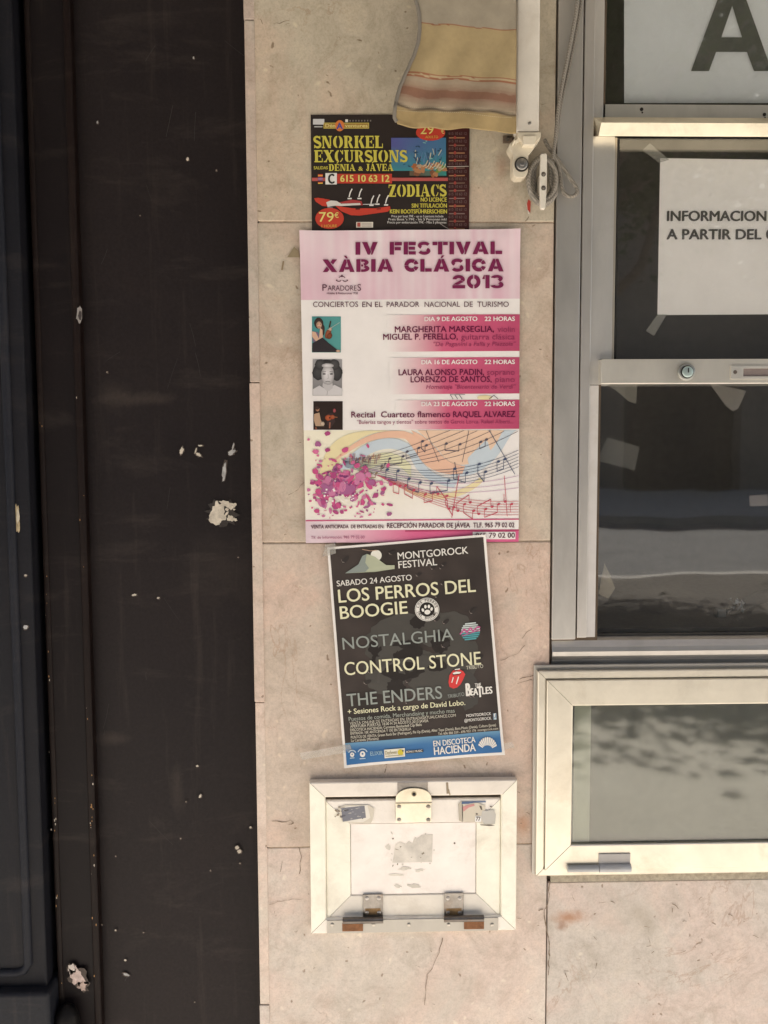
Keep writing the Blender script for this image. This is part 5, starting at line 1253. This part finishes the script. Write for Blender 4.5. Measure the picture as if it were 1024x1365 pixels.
# three photos
def photo(x0, y0, x1, y1, bgf, items):
    global b
    b = MB(); rect(b, x0, y0, x1, y1, d1, bgf, 5, 6)
    for k, it in enumerate(items):
        if it[0] == 'e': ellg(b, *it[1:5], d1 + .0003 + .00004 * k, it[5], it[6] if len(it) > 6 else 0, k)
        elif it[0] == 'p': poly(b, it[1], d1 + .0003 + .00004 * k, it[2])
        else: stroke(b, it[1], it[2], d1 + .0003 + .00004 * k, it[3])
    b.build('photograph', M['print'], fp, disp=dsp)
SK = (0.62, 0.40, 0.29, 1); HR = (0.06, 0.035, 0.03, 1)
photo(416, 422, 454.6, 470, lambda u, v: lerp((0.07, .26, .27, 1), (0.10, .33, .32, 1), u), [
    ('e', 425, 431, 6, 7.5, HR), ('e', 430, 440, 3, 8, HR), ('e', 425.5, 433.5, 3.8, 4.8, SK), ('p', [(417, 442), (424, 443), (428, 452), (424, 459), (417, 455)], (0.17, .13, .21, 1)), ('p', [(416.2, 442), (421, 443), (427, 455), (424, 458), (416.2, 449)], SK), ('p', [(427, 437), (430, 440), (431, 455), (427, 457), (425, 454)], SK),
    ('p', [(416.4, 458), (430, 450), (440, 459), (448, 465), (453, 469.6), (416.4, 469.6)], (0.035, .03, .035, 1)), ('e', 437.5, 445, 3.6, 7, (.28, .09, .045, 1), .35), ('e', 439.5, 448, 3.2, 4.5, (.20, .06, .03, 1), .35), ('s', [(439, 437), (441, 428)], 1.8, (.05, .03, .02, 1)), ('e', 440.5, 439, 2, 2.4, SK), ('s', [(437, 440), (453, 430)], .6, (.5, .5, .45, 1)), ('e', 451, 468, 3, 1.6, SK), ('s', [(423.6, 436), (427, 436)], .8, (.4, .1, .1, 1)), ('e', 424, 432.4, .7, .5, HR), ('e', 427.4, 432.4, .7, .5, HR)])
GY = lambda v: (v, v * .97, v, 1)
photo(417, 479, 456.2, 527.4, lambda u, v: lerp(GY(.20), GY(.34), 1 - v), [
    ('e', 436, 489, 13.5, 9.5, GY(.045)), ('e', 424.5, 497, 8, 10, GY(.06)), ('e', 449, 497, 7.5, 10.5, GY(.06)), ('e', 427, 486, 7, 7, GY(.07)), ('e', 446, 486, 7, 7, GY(.07)), ('p', [(417.4, 519), (426, 514), (436, 520), (446, 513), (456, 518), (456, 527), (417.4, 527)], GY(.60)), ('p', [(431, 509), (443, 509), (444, 517), (437, 523), (430, 515)], GY(.50)), ('e', 437, 500, 8.8, 13.5, GY(.62)), ('e', 437, 487.6, 8, 3.2, GY(.58)),
    ('e', 432.2, 498.6, 2.2, 1.1, GY(.12)), ('e', 442, 498.6, 2.2, 1.1, GY(.12)), ('s', [(429.5, 496), (434.6, 495.6)], .8, GY(.14)), ('s', [(439.5, 495.6), (444.6, 496)], .8, GY(.14)), ('s', [(437.4, 499), (438, 504.6), (436, 505)], .7, GY(.40)), ('s', [(434, 509), (437, 508.4), (440.4, 509)], 1.2, GY(.22)), ('s', [(437, 521), (436, 527)], .8, GY(.35))])
photo(418, 535, 457, 573, (0.028, .018, .016, 1), [
    ('p', [(419, 552), (426, 550), (428, 560), (432, 568), (421, 568), (418.6, 560)], (.45, .30, .20, 1)), ('e', 423.6, 545.5, 2.6, 3.2, (.42, .22, .14, 1)), ('e', 423, 543.6, 3, 2.6, HR), ('e', 430, 565, 3, 3, (.55, .44, .34, 1)), ('p', [(436, 552), (444, 550), (447, 562), (441, 571), (436, 566)], (.05, .03, .03, 1)), ('e', 438, 557, 4.4, 4, (.42, .10, .04, 1)), ('e', 443.5, 556, 3, 3, (.38, .09, .04, 1)), ('e', 439.6, 557, 1.1, 1.1, (.05, .02, .02, 1)), ('s', [(443, 555.4), (450, 556.4)], 1.1, (.3, .12, .06, 1)), ('e', 446, 547.4, 2, 2.8, (.33, .08, .09, 1)), ('s', [(440, 563), (439.5, 571)], 1.8, (.30, .12, .08, 1)), ('s', [(421, 569), (422, 573)], 2.2, (.2, .07, .04, 1))])

# --- rock festival poster
rp = thing('rock_poster', 'black tilted rock festival poster with blue foot band, above the hatch', 'poster', W(560, 1020))
dsp = curled(wavy(5.9, 0.0034, 9), [(647, 712), (459, 1022), (672, 1004)], .0045, .05)
d0 = 0.0072
rTL, rTR, rBR, rBL = (436.2, 729.5), (646.8, 712), (672.4, 1004.6), (459.2, 1022)
def orp(u, v):
    a = (rTL[0] + (rTR[0] - rTL[0]) * u, rTL[1] + (rTR[1] - rTL[1]) * u); c = (rBL[0] + (rBR[0] - rBL[0]) * u, rBL[1] + (rBR[1] - rBL[1]) * u)
    return (a[0] + (c[0] - a[0]) * v, a[1] + (c[1] - a[1]) * v)
def rband(mb, u0, v0, u1, v1, d, colf, nx=1, ny=1): quad(mb, [orp(u0, v0), orp(u1, v0), orp(u1, v1), orp(u0, v1)], d, colf, nx, ny)
b = MB(); rband(b, 0, 0, 1, 1, d0, (0.80, .77, .74, 1), 22, 30)
def blk(u, v):
    n_ = mnoise.noise(Vector((u * 3.2, v * 4, 3))); n2 = mnoise.noise(Vector((u * 9, v * 11, 7)))
    return lerp((0.030, 0.024, 0.022, 1), (0.060, 0.047, 0.043, 1), .5 + .8 * n_ + .4 * n2)
rband(b, 0.016, 0.011, 0.984, 0.892, d0 + .0003, blk, 34, 44)
def blu(u, v):
    n_ = mnoise.noise(Vector((u * 4, v * 2.5 + u * 2, 4)))
    return lerp((0.16, 0.33, 0.48, 1), (0.045, 0.155, 0.36, 1), v * 2.4 + .25 * n_ + .1)
rband(b, 0.016, 0.892, 0.984, 0.988, d0 + .0003, blu, 30, 6)
b.build('paper_sheet', M['print'], rp, disp=dsp)
b = MB(); d1 = d0 + .0006
# dim grey emblem and glossy drops printed in the background
rn = random.Random(41)
gq = (0.068, 0.064, 0.058, 1); gq2 = (0.022, 0.018, 0.017, 1)
for k, (u, v, ru, rv, c_) in enumerate(((.50, .48, .30, .15, gq), (.35, .43, .16, .07, gq), (.70, .40, .14, .07, gq), (.78, .55, .12, .10, gq), (.30, .60, .14, .08, gq), (.60, .64, .17, .09, gq), (.45, .50, .09, .05, gq2), (.42, .58, .14, .05, gq2), (.66, .47, .06, .05, gq2), (.53, .37, .05, .03, gq2), (.26, .47, .05, .04, gq2), (.62, .57, .07, .03, gq2), (.36, .66, .06, .04, gq2), (.80, .70, .07, .09, (0.056, .053, .05, 1)), (.55, .55, .05, .03, gq))):
    p = orp(u, v); ell(b, p[0], p[1], ru * 211, rv * 294, d1 + .00002 * k, c_, 26, -.08 + .3 * rn.uniform(-1, 1), .13, k)
stroke(b, arc(528, 880, 30, 22, 150, 330, 20), 5, d1 + .0004, gq2); stroke(b, arc(540, 905, 36, 26, 170, 300, 20), 4, d1 + .0004, (.075, .07, .064, 1))
for k in range(26):
    u, v = rn.uniform(.05, .95), rn.uniform(.03, .85); p = orp(u, v); a = rn.uniform(.3, .9); s_ = rn.uniform(.5, 1)
    ell(b, p[0], p[1], 7 * s_, 3.2 * s_, d1 + .0005, (0.034, .029, .028, 1), 14, -a); stroke(b, arc(p[0], p[1], 6 * s_, 4 * s_, 100, 190, 5), .7, d1 + .0006, (.15, .125, .115, 1)); ell(b, p[0] - 5 * s_ * math.cos(a), p[1] + 5 * s_ * math.sin(a), .9, .7, d1 + .0007, (.26, .22, .2, 1), 7)
d2 = d1 + .0009
def rt(s, xl, yl, xr, yr, h, col, bold=0.0): text(b, s, (xl, yl), (xr, yr), h, col, d2, bold, 4)
WT = (0.78, 0.76, 0.72, 1); CM = (0.76, 0.74, 0.52, 1); GG = (0.30, 0.33, 0.31, 1)
poly(b, [(460, 764), (478, 752), (483, 741), (489, 738), (500, 742), (508, 748), (515, 753), (526, 753), (526, 758), (500, 762)], d2, (0.42, .45, .33, 1)); poly(b, [(460, 764), (478, 752), (483, 741), (489, 738), (487, 750), (492, 757), (487, 762)], d2 + .0002, (0.25, .29, .27, 1)); ell(b, 501.5, 740, 7.4, 7.4, d2 - .0002, (.74, .73, .66, 1), 24); stroke(b, [(483, 732), (494, 734), (503, 733)], .7, d2, (.5, .33, .24, 1))
rt('MONTGOROCK', 530.5, 745.6, 624, 737.4, 9.2, WT, .01); rt('FESTIVAL', 531.5, 757.2, 582.6, 752.8, 9.2, WT, .01); rt('SABADO 24 AGOSTO', 449.4, 781.4, 549, 772.8, 7.4, WT, .008)
rt('LOS PERROS DEL', 452, 803, 634, 788.2, 17, CM, .012); rt('BOOGIE', 454.2, 824.8, 543.4, 817, 16.5, CM, .012)
rt('NOSTALGHIA', 457.4, 865.4, 604.6, 852.6, 15.6, GG, .003); rt('CONTROL STONE', 460, 899.6, 641, 884.8, 17, CM, .006); rt('THE ENDERS', 463.4, 941, 589.4, 930, 16.5, GG, .006)
rt('TRIBUTO', 621.4, 891.6, 644, 889.4, 4.6, (.62, .6, .5, 1)); rt('TRIBUTO', 597, 930, 619, 926.6, 4.8, GG)
rt('+ Sesiones Rock a cargo de David Lobo.', 464, 951.4, 620, 938.8, 6.8, CM, .012); rt('Puestos de comida, Merchandising y mucho mas', 465.2, 960.6, 606, 948.8, 5.4, (.34, .37, .33, 1), .004)
sm = (.60, .57, .48, 1)
rt('VENTA ONLINE DE ENTRADAS EN: ENTRADASATUALCANCE.COM', 466.4, 965.6, 607.4, 954.4, 3.8, sm, .0); rt('APERTURA PUERTAS: 18.00 H 24 AGOSTO 2013 JAVEA', 467, 969.6, 571, 961.6, 3.6, sm, .01); rt('DISCOTECA HACIENDA: Carretera Benitachell Cap Blanc', 467.2, 974.4, 562.4, 966.6, 3.6, sm, .01)
rt('ENTRADA: 10€ ANTICIPADA Y 15€ EN TAQUILLA', 467.6, 979, 548, 972.4, 3.6, sm, .01); rt('PUNTOS DE VENTA: Green Rock Bar (Pedreguer), Pie Up (Denia), After Tapa (Denia), Bora Music (Denia), Cultura (Javea)', 468, 984.2, 661, 967.4, 3.6, sm, .008); rt('La Carabela (Moraira)', 468.4, 988.4, 504.6, 985.2, 3.6, sm, .008); rt('Tel: 606 886 559 - 696 922 176  montgorock.com', 584, 979, 664, 971.8, 3.2, sm, .006)
rt('MONTGOROCK', 621.6, 955.2, 654.6, 952.4, 3.8, WT, .01); rt('@MONTGOROCK', 619, 961.6, 654.8, 958.6, 3.8, WT, .01)
quad(b, [(657, 950.4), (661.4, 950), (662, 958.6), (657.6, 959)], d2, (.22, .30, .40, 1)); rt('f', 658.2, 955.4, 660.8, 955.2, 5, WT, .02); ell(b, 660, 957.4, 1.6, 1.4, d2 + .0002, (.5, .6, .66, 1), 8)
rt('EN DISCOTECA', 578, 994.2, 633.6, 988.6, 7.4, WT, .014); rt('HACIENDA', 579, 1005.4, 634, 1000.2, 10, WT, .016)
for k in range(11):
    a0, a1 = 195 + k * 14, 195 + k * 14 + 11.5
    poly(b, [(649.5 + 6.5 * math.cos(R(a0)) , 997 + 4.8 * math.sin(R(a0)) + 0.4), (649.5 + 12.4 * math.cos(R(a0)) + .3, 996.6 + 14 * math.sin(R(a0))), (649.5 + 12.8 * math.cos(R((a0 + a1) / 2)), 996.4 + 14.8 * math.sin(R((a0 + a1) / 2))), (649.5 + 12.4 * math.cos(R(a1)) + .3, 996.6 + 14 * math.sin(R(a1))), (649.5 + 6.5 * math.cos(R(a1)), 997 + 4.8 * math.sin(R(a1)) + .4)], d2, WT)
# paw badge
ell(b, 569.2, 811.8, 16.2, 15.6, d2, WT, 36); ell(b, 569.2, 811.8, 15.3, 14.7, d2 + .0001, gq2, 36); ell(b, 569.2, 811.8, 14.8, 14.2, d2 + .0002, WT, 36); ell(b, 569.2, 811.8, 10.0, 9.6, d2 + .0003, gq2, 30)
def ringtext(s, cx, cy, r, a0, a1, h, top=True):
    for i, c_ in enumerate(s):
        if c_ == ' ': continue
        a = R(a0 + (a1 - a0) * i / (len(s) - 1)); x_, y_ = cx + r * math.cos(a), cy + r * math.sin(a) * .97
        tx, ty = (-math.sin(a), math.cos(a)) if top else (math.sin(a), -math.cos(a)); hw = h * .38
        text(b, c_, (x_ - tx * hw, y_ - ty * hw), (x_ + tx * hw, y_ + ty * hw), h, (.08, .07, .06, 1), d2 + .0004, .02, 2)
ringtext('LOS PERROS', 569.2, 811.8, 11.0, 198, 342, 3.2); ringtext('DEL BOOGIE', 569.2, 811.8, 13.4, 158, 22, 3.2, False)
ell(b, 569.6, 815.4, 4.0, 3.2, d2 + .0005, WT, 14, -.1)
for (x_, y_, r_) in ((563.6, 812.6, .3), (567, 808.2, 0), (571.6, 807.8, 0), (575.2, 811.2, -.3)): ell(b, x_, y_, 1.7, 2.5, d2 + .0005, WT, 10, r_ * -1)
# striped round badge
for k in range(9):
    y0 = 829.6 + k * 2.6; hw = 12.6 * math.sqrt(max(0, 1 - ((y0 + 1 - 841.2) / 13) ** 2))
    if hw > 1: quad(b, [(627 - hw, y0 + .8), (627 + hw, y0 - .8), (627 + hw, y0 + 1.0), (627 - hw, y0 + 2.6)], d2, (.55, .62, .62, 1) if k < 5 else (.10, .36, .40, 1))
stroke(b, [(613, 845), (619, 838), (622, 843), (627, 836), (630, 841), (637, 835), (640, 836)], 1.8, d2 + .0004, (.55, .10, .28, 1)); stroke(b, [(616, 847), (640, 839)], 1.1, d2 + .0004, (.5, .10, .26, 1))
# red mouth badge
RM = (.62, .05, .05, 1)
poly(b, [(599, 899), (604, 892.6), (608, 893.6), (612, 891.4), (617, 893.6), (620, 898), (617, 905), (614, 911), (609, 915.6), (604, 917), (599, 914.6), (597.6, 908)], d2, RM); poly(b, [(602.6, 897), (608, 894.8), (615, 895), (613, 898), (604, 899.6)], d2 + .0002, (.06, .02, .02, 1)); poly(b, [(603, 896.2), (608, 894.4), (614.6, 894.8), (613, 896.8), (604.4, 898)], d2 + .0003, WT); stroke(b, [(604, 902), (602, 909)], 1.3, d2 + .0003, WT); stroke(b, [(611, 901), (608, 911)], 1.4, d2 + .0003, WT); stroke(b, [(606, 891.6), (613, 890.8)], 1.2, d2 + .0003, WT)
rt('B', 621.8, 926.8, 627, 926.4, 16.4, WT, .03); rt('EA', 627.6, 926.2, 637, 925.4, 9.2, WT, .03); rt('T', 637, 928.6, 643, 928, 14, WT, .03); rt('LES', 643, 924.6, 656, 923.6, 9, WT, .03); rt('THE', 633, 914.8, 641, 914.2, 4.6, WT, .02)
# sponsor marks on the blue foot
for (x_, y_, s_) in ((469.6, 1004, 1.0), (483.4, 1003.4, 1.3)):
    stroke(b, arc(x_, y_ - 1, 4.6 * s_, 3.6 * s_, 190, 350), 1.3, d2, (.5, .62, .72, 1)); ell(b, x_, y_ + 1, 2.8 * s_, 3 * s_, d2 + .0001, WT, 12); ell(b, x_, y_ + .6, 1 * s_, 1 * s_, d2 + .0003, (.06, .16, .34, 1), 8); stroke(b, [(x_ - 3 * s_, y_ + 5.4 * s_), (x_ + 3 * s_, y_ + 5 * s_)], 1, d2, (.5, .62, .72, 1))
rt('ELIXIR', 494, 1006.4, 510.6, 1005, 5.2, (.30, .45, .55, 1), .01); quad(b, [(512, 998.6), (539.4, 996.4), (540, 1007.4), (512.8, 1010)], d2, (.74, .72, .62, 1)); rt('DaySeven', 513.8, 1005, 529, 1003.8, 4.6, (.30, .25, .12, 1), .01); ell(b, 534, 1002, 4, 4, d2 + .0002, (.60, .50, .05, 1), 14); ell(b, 537, 1000, 1.2, 1.2, d2 + .0003, (.05, .05, .05, 1), 8); quad(b, [(514, 1007), (538, 1005), (538, 1006), (514, 1008)], d2 + .0003, (.35, .3, .2, 1))
quad(b, [(540.6, 1000.4), (564.2, 998.4), (564.4, 1001.6), (540.8, 1003.8)], d2, (.03, .03, .03, 1)); rt('BONU MUSIC', 541.8, 1002.8, 563, 1001, 2.6, WT, .01)
b.build('lettering', M['print'], rp, disp=dsp)

for q, sd in (([(399, 1004), (403, 1013), (470, 1002), (467, 992)], 1), ([(655, 995), (660, 1003), (686, 996), (683, 989)], 2), ([(430, 742), (434, 726), (447, 724), (448, 738)], 3)):
    b = MB(); b.prism(pz_(q, .0105), .0100, .0103); b.build('tape_strip', M['tape'], rp)

# ================================================================== AWNING: arm, bracket, striped valance
aw = thing('folded_awning', 'folded awning arm with hanging striped yellow and rust canvas flap', 'awning', W(703, 235, 0.0))
b = MB(); dA = 0.040
ax0, ax1 = X(688.8, 100, dA), X(719.6, 100, dA)
b.box(ax0, ax1, Z(175.5, 700, dA), 2.6, 0.016, dA, (0.74, 0.70, 0.63, 1))
p = W(706, 164.5, dA); 
arm = b.build('awning_arm', M['enamel'], aw, bevel=0.0025, seg=3)
b = MB(); b.disc(p.x, p.z, 0.0022, dA, dA + 0.0007, (.40, .38, .35, 1), 14, dome=.0008); b.build('screw', M['steel'], arm)
b = MB(); d = 0.042
def pz(pts, d): return [(W(x_, y_, d).x, W(x_, y_, d).z) for x_, y_ in pts]
PL = (0.66, 0.60, 0.48, 1)
b.prism(pz([(689.5, 176), (722, 176), (721.5, 183.5), (719, 187), (714.5, 192), (713, 196), (706, 204), (705.6, 226), (703.5, 231.5), (699, 234), (690, 234), (686.5, 231), (685, 226), (685.6, 203), (681, 195.5), (680, 191), (682, 187.5), (688, 182)], d), 0.012, d - 0.008, PL)
b.prism(pz([(690, 176.2), (721.6, 176.2), (721, 182.8), (714, 189), (697, 190), (690.5, 183)], d), d - 0.010, d, PL)
b.prism(pz([(697, 182), (714, 182), (713, 194), (697, 194)], d), d - 0.010, d + 0.003, (0.70, .64, .52, 1))
for k in range(3): 
    o_ = k * 3.6; b.tube([tuple(W(683 + o_, 194 - o_ * .5, d - .007)), tuple(W(687 + o_, 186.5 - o_ * .5, d - .004))], 0.0016, PL, 8)
b.build('arm_bracket', M['plastic'], aw, bevel=0.0022, seg=3)
p = W(695.3, 219.5, d - .008)
b = MB(); b.disc(p.x, p.z, 0.0090, d - .009, d - .0065, (.13, .12, .11, 1), 28); b.disc(p.x, p.z, 0.0072, d - .0065, d - .005, (.34, .33, .31, 1), 24, dome=.0012); b.disc(p.x, p.z, 0.0036, d - .004, d - .0025, (.26, .25, .24, 1), 6, dome=.0008)
b.build('pivot_bolt', M['steel'], aw)
# canvas flap
dV = 0.050
left = [(-150, 528), (-110, 540), (-60, 549), (-25, 551.5), (0, 554), (10, 557), (22, 559), (40, 559.5), (55, 558), (72, 553), (88, 546), (105, 538.5), (120, 532.5), (135, 528.5), (150, 526), (160, 525.5), (168, 530)]
def leftx(y):
    for i in range(len(left) - 1):
        if left[i][0] <= y <= left[i + 1][0]:
            t = (y - left[i][0]) / (left[i + 1][0] - left[i][0]); t = t * t * (3 - 2 * t) * .35 + t * .65
            return left[i][1] + (left[i + 1][1] - left[i][1]) * t
    return left[-1][1]
def stripe(yy):
    BE = (0.40, 0.35, 0.27, 1); YL = (0.46, 0.355, 0.19, 1); TN = (0.41, 0.325, 0.235, 1); RB = (0.265, 0.135, 0.088, 1); LN = (0.33, 0.13, 0.065, 1); HM = (0.46, 0.34, 0.165, 1)
    if yy < 30.4: return BE
    if yy < 31.8: return LN
    if yy < 96.5: return YL
    if yy < 98: return LN
    if yy < 100.5: return (.50, .40, .25, 1)
    if yy < 102: return LN
    if yy < 108: return TN
    if yy < 117: return lerp(TN, RB, ((yy - 108) / 9) * .6 + .1 * (int(yy * 1.2) % 2))
    if yy < 127: return RB
    if yy < 138: return lerp(RB, TN, .35 + ((yy - 127) / 11) * .6 + .1 * (int(yy * 1.2) % 2))
    if yy < 143.5: return TN
    if yy < 145.5: return (.36, .27, .16, 1)
    return HM
b = MB(); nx, ny = 44, 250
ys = [-150 + (168 + 150) * j / ny for j in range(ny + 1)]
vs = []; cs = []
def flapd(u, y):
    f_ = 0.0042 * math.sin(u * 7.5 + y * .012) + 0.002 * math.sin(u * 17 + y * .05 + 1)
    if y > 143: f_ += 0.0022 * math.sin(u * 23 + 1.3) + 0.0018
    elif y > 139: f_ -= .0012
    return dV + f_ * (0.35 + .65 * min(1, max(0, (y + 60) / 200)))
for j, y in enumerate(ys):
    for i in range(nx + 1):
        u = i / nx; sag = 10 * u ** 1.2 + 1.2 * math.sin(u * 9)
        lx = leftx(y); x_ = lx + (688 - lx) * u
        yp = y + sag * (1 if y > -50 else 0.5); 
        p = W(x_, yp, dV); vs.append((p.x, -flapd(u, y), p.z)); cs.append(stripe(y + .8 * mnoise.noise(Vector((u * 9, y * .1, 0)))))
fs = [(j * (nx + 1) + i, (j + 1) * (nx + 1) + i, (j + 1) * (nx + 1) + i + 1, j * (nx + 1) + i + 1) for j in range(ny) for i in range(nx)]
b.add(vs, fs, cs, True)
fb = b.build('canvas_flap', M['fabric'], aw)
sd = fb.modifiers.new('thick', 'SOLIDIFY'); sd.thickness = 0.0012; sd.offset = -1
b = MB()
for row in (140.5, 146.5):
    for k in range(58):
        u = (k + .5) / 60; lx = leftx(row); sag = 10 * u ** 1.2 + 1.2 * math.sin(u * 9); x_ = lx + (688 - lx) * u
        b.tube([tuple(W(x_ + dx, row + sag + .04 * dx, flapd(u, row) + .0006)) for dx in (-.85, .85)], .0003, (.62, .54, .38, 1), 5)
b.build('hem_stitching', M['fabric'], fb)
b = MB(); path = [(W(leftx(y), y, dV).x, -flapd(0, y) , W(leftx(y), y, dV).z) for y in ys[::4]]
b.tube(path, 0.0024, (0.26, 0.235, 0.20, 1), 8); b.build('edge_binding', M['fabric'], fb)
# small rusty clip on the wall left of the bracket
b = MB(); p = W(677, 185, .004); b.box(p.x - .006, p.x + .006, p.z - .005, p.z + .004, 0.0012, 0.004, (.20, .15, .11, 1)); b.disc(p.x, p.z, .0028, .004, .0055, (.12, .1, .08, 1), 14, dome=.001); b.box(p.x + .0055, p.x + .010, p.z - .002, p.z + .003, .0012, .003, (.16, .11, .08, 1))
tag(b.build('wall_clip', M['rust']), 'small rusty wall clip left of the awning bracket', 'clip')

# ================================================================== CLEAT AND CORD
cl = thing('cord_cleat', 'narrow white plastic cord cleat with two screws, right of awning bracket', 'cleat', W(724, 278, 0))
b = MB(); d = .034
b.prism(pz([(721.5, 204.5), (728.5, 204), (729.4, 206), (729.6, 230), (729, 252), (727.6, 276), (726.6, 278.6), (721.6, 278.6), (720.6, 276), (720, 252), (720.4, 230), (721, 206)], d), d - .007, d, (0.72, .68, .60, 1))
b.box(W(721, 240, d).x, W(729, 240, d).x, W(724, 254, d).z, W(724, 230, d).z, .0005, d - .006, (0.6, .56, .48, 1))
cb = b.build('cleat_body', M['plastic'], cl, bevel=.0022, seg=3)
for py in (232.3, 250.6):
    b = MB(); p = W(724.6, py, d); b.disc(p.x, p.z, .0029, d - .001, d + .0003, (.16, .14, .12, 1), 16); b.disc(p.x, p.z, .0018, d + .0003, d + .0008, (.3, .27, .24, 1), 12, dome=.0006); b.build('screw', M['steel'], cl)
RP = (0.30, 0.275, 0.24, 1)
b = MB(); rr = .0026
def wp(pts): return [tuple(W(x_, y_, d_)) for x_, y_, d_ in pts]
def smooth(pts, n=8):
    P = [Vector(p) for p in pts]; out = []
    for i in range(len(P) - 1):
        p0, p1, p2, p3 = P[max(i - 1, 0)], P[i], P[i + 1], P[min(i + 2, len(P) - 1)]
        for k in range(n):
            t = k / n; out.append(0.5 * ((2 * p1) + (-p0 + p2) * t + (2 * p0 - 5 * p1 + 4 * p2 - p3) * t * t + (-p0 + 3 * p1 - 3 * p2 + p3) * t ** 3))
    out.append(P[-1]); return out
b.tube(smooth(wp([(772, -60, .012), (770, 0, .012), (762, 50, .012), (752, 100, .012), (745, 140, .013), (741, 180, .015), (737, 212, .02)])), .0024, RP, 8)
b.tube(smooth(wp([(777, -60, .010), (775, 0, .010), (767, 50, .010), (757, 100, .010), (748, 140, .011), (744, 170, .011), (741, 190, .010)])), .0018, (.24, .22, .19, 1), 8)
# coil wound round the cleat
pts = []
for k in range(5):
    for j in range(16):
        a = 2 * PI * j / 16 + .6; q = k + j / 16
        rx = 20.5 - 3.6 * (q % 3) + .8 * math.sin(q * 5); ry = 36 - 3.2 * ((q * 1.3) % 3)
        pts.append((724 + rx * math.cos(a) * (1 if math.cos(a) > 0 else 1.02), 238 + ry * math.sin(a) * (1 if math.sin(a) > 0 else .86), .013 + .006 * math.sin(q * 2.2) + (.004 if k > 2 else 0)))
b.tube(smooth(wp(pts), 4), rr, RP, 8)
# hanging loop
b.tube(smooth(wp([(726, 186, .008), (731, 196, .010), (739, 206, .012), (750, 222, .012), (762, 240, .012), (769, 251, .013), (768, 259, .014), (760, 262, .014), (752, 257, .013), (748, 245, .012), (747, 232, .011), (744, 218, .014), (737, 208, .018)])), rr, (.28, .255, .22, 1), 8)
tag(b.build('grey_cord', M['rope']), 'grey brown braided cord wound around the white cleat with one hanging loop', 'cord')
b = MB(); b.prism(pz([(705, 265), (708, 268), (707.4, 283), (703.8, 279), (703, 271)], .004), .0014, .0019, (.42, .045, .03, 1)); b.prism(pz([(702.4, 272), (704, 271), (704.6, 279), (706.6, 285), (704.4, 284)], .004), .0012, .0016, (.7, .66, .6, 1))
tag(b.build('red_scrap', M['paper']), 'tiny torn red and white scrap stuck below the coiled cord', 'paper scrap')
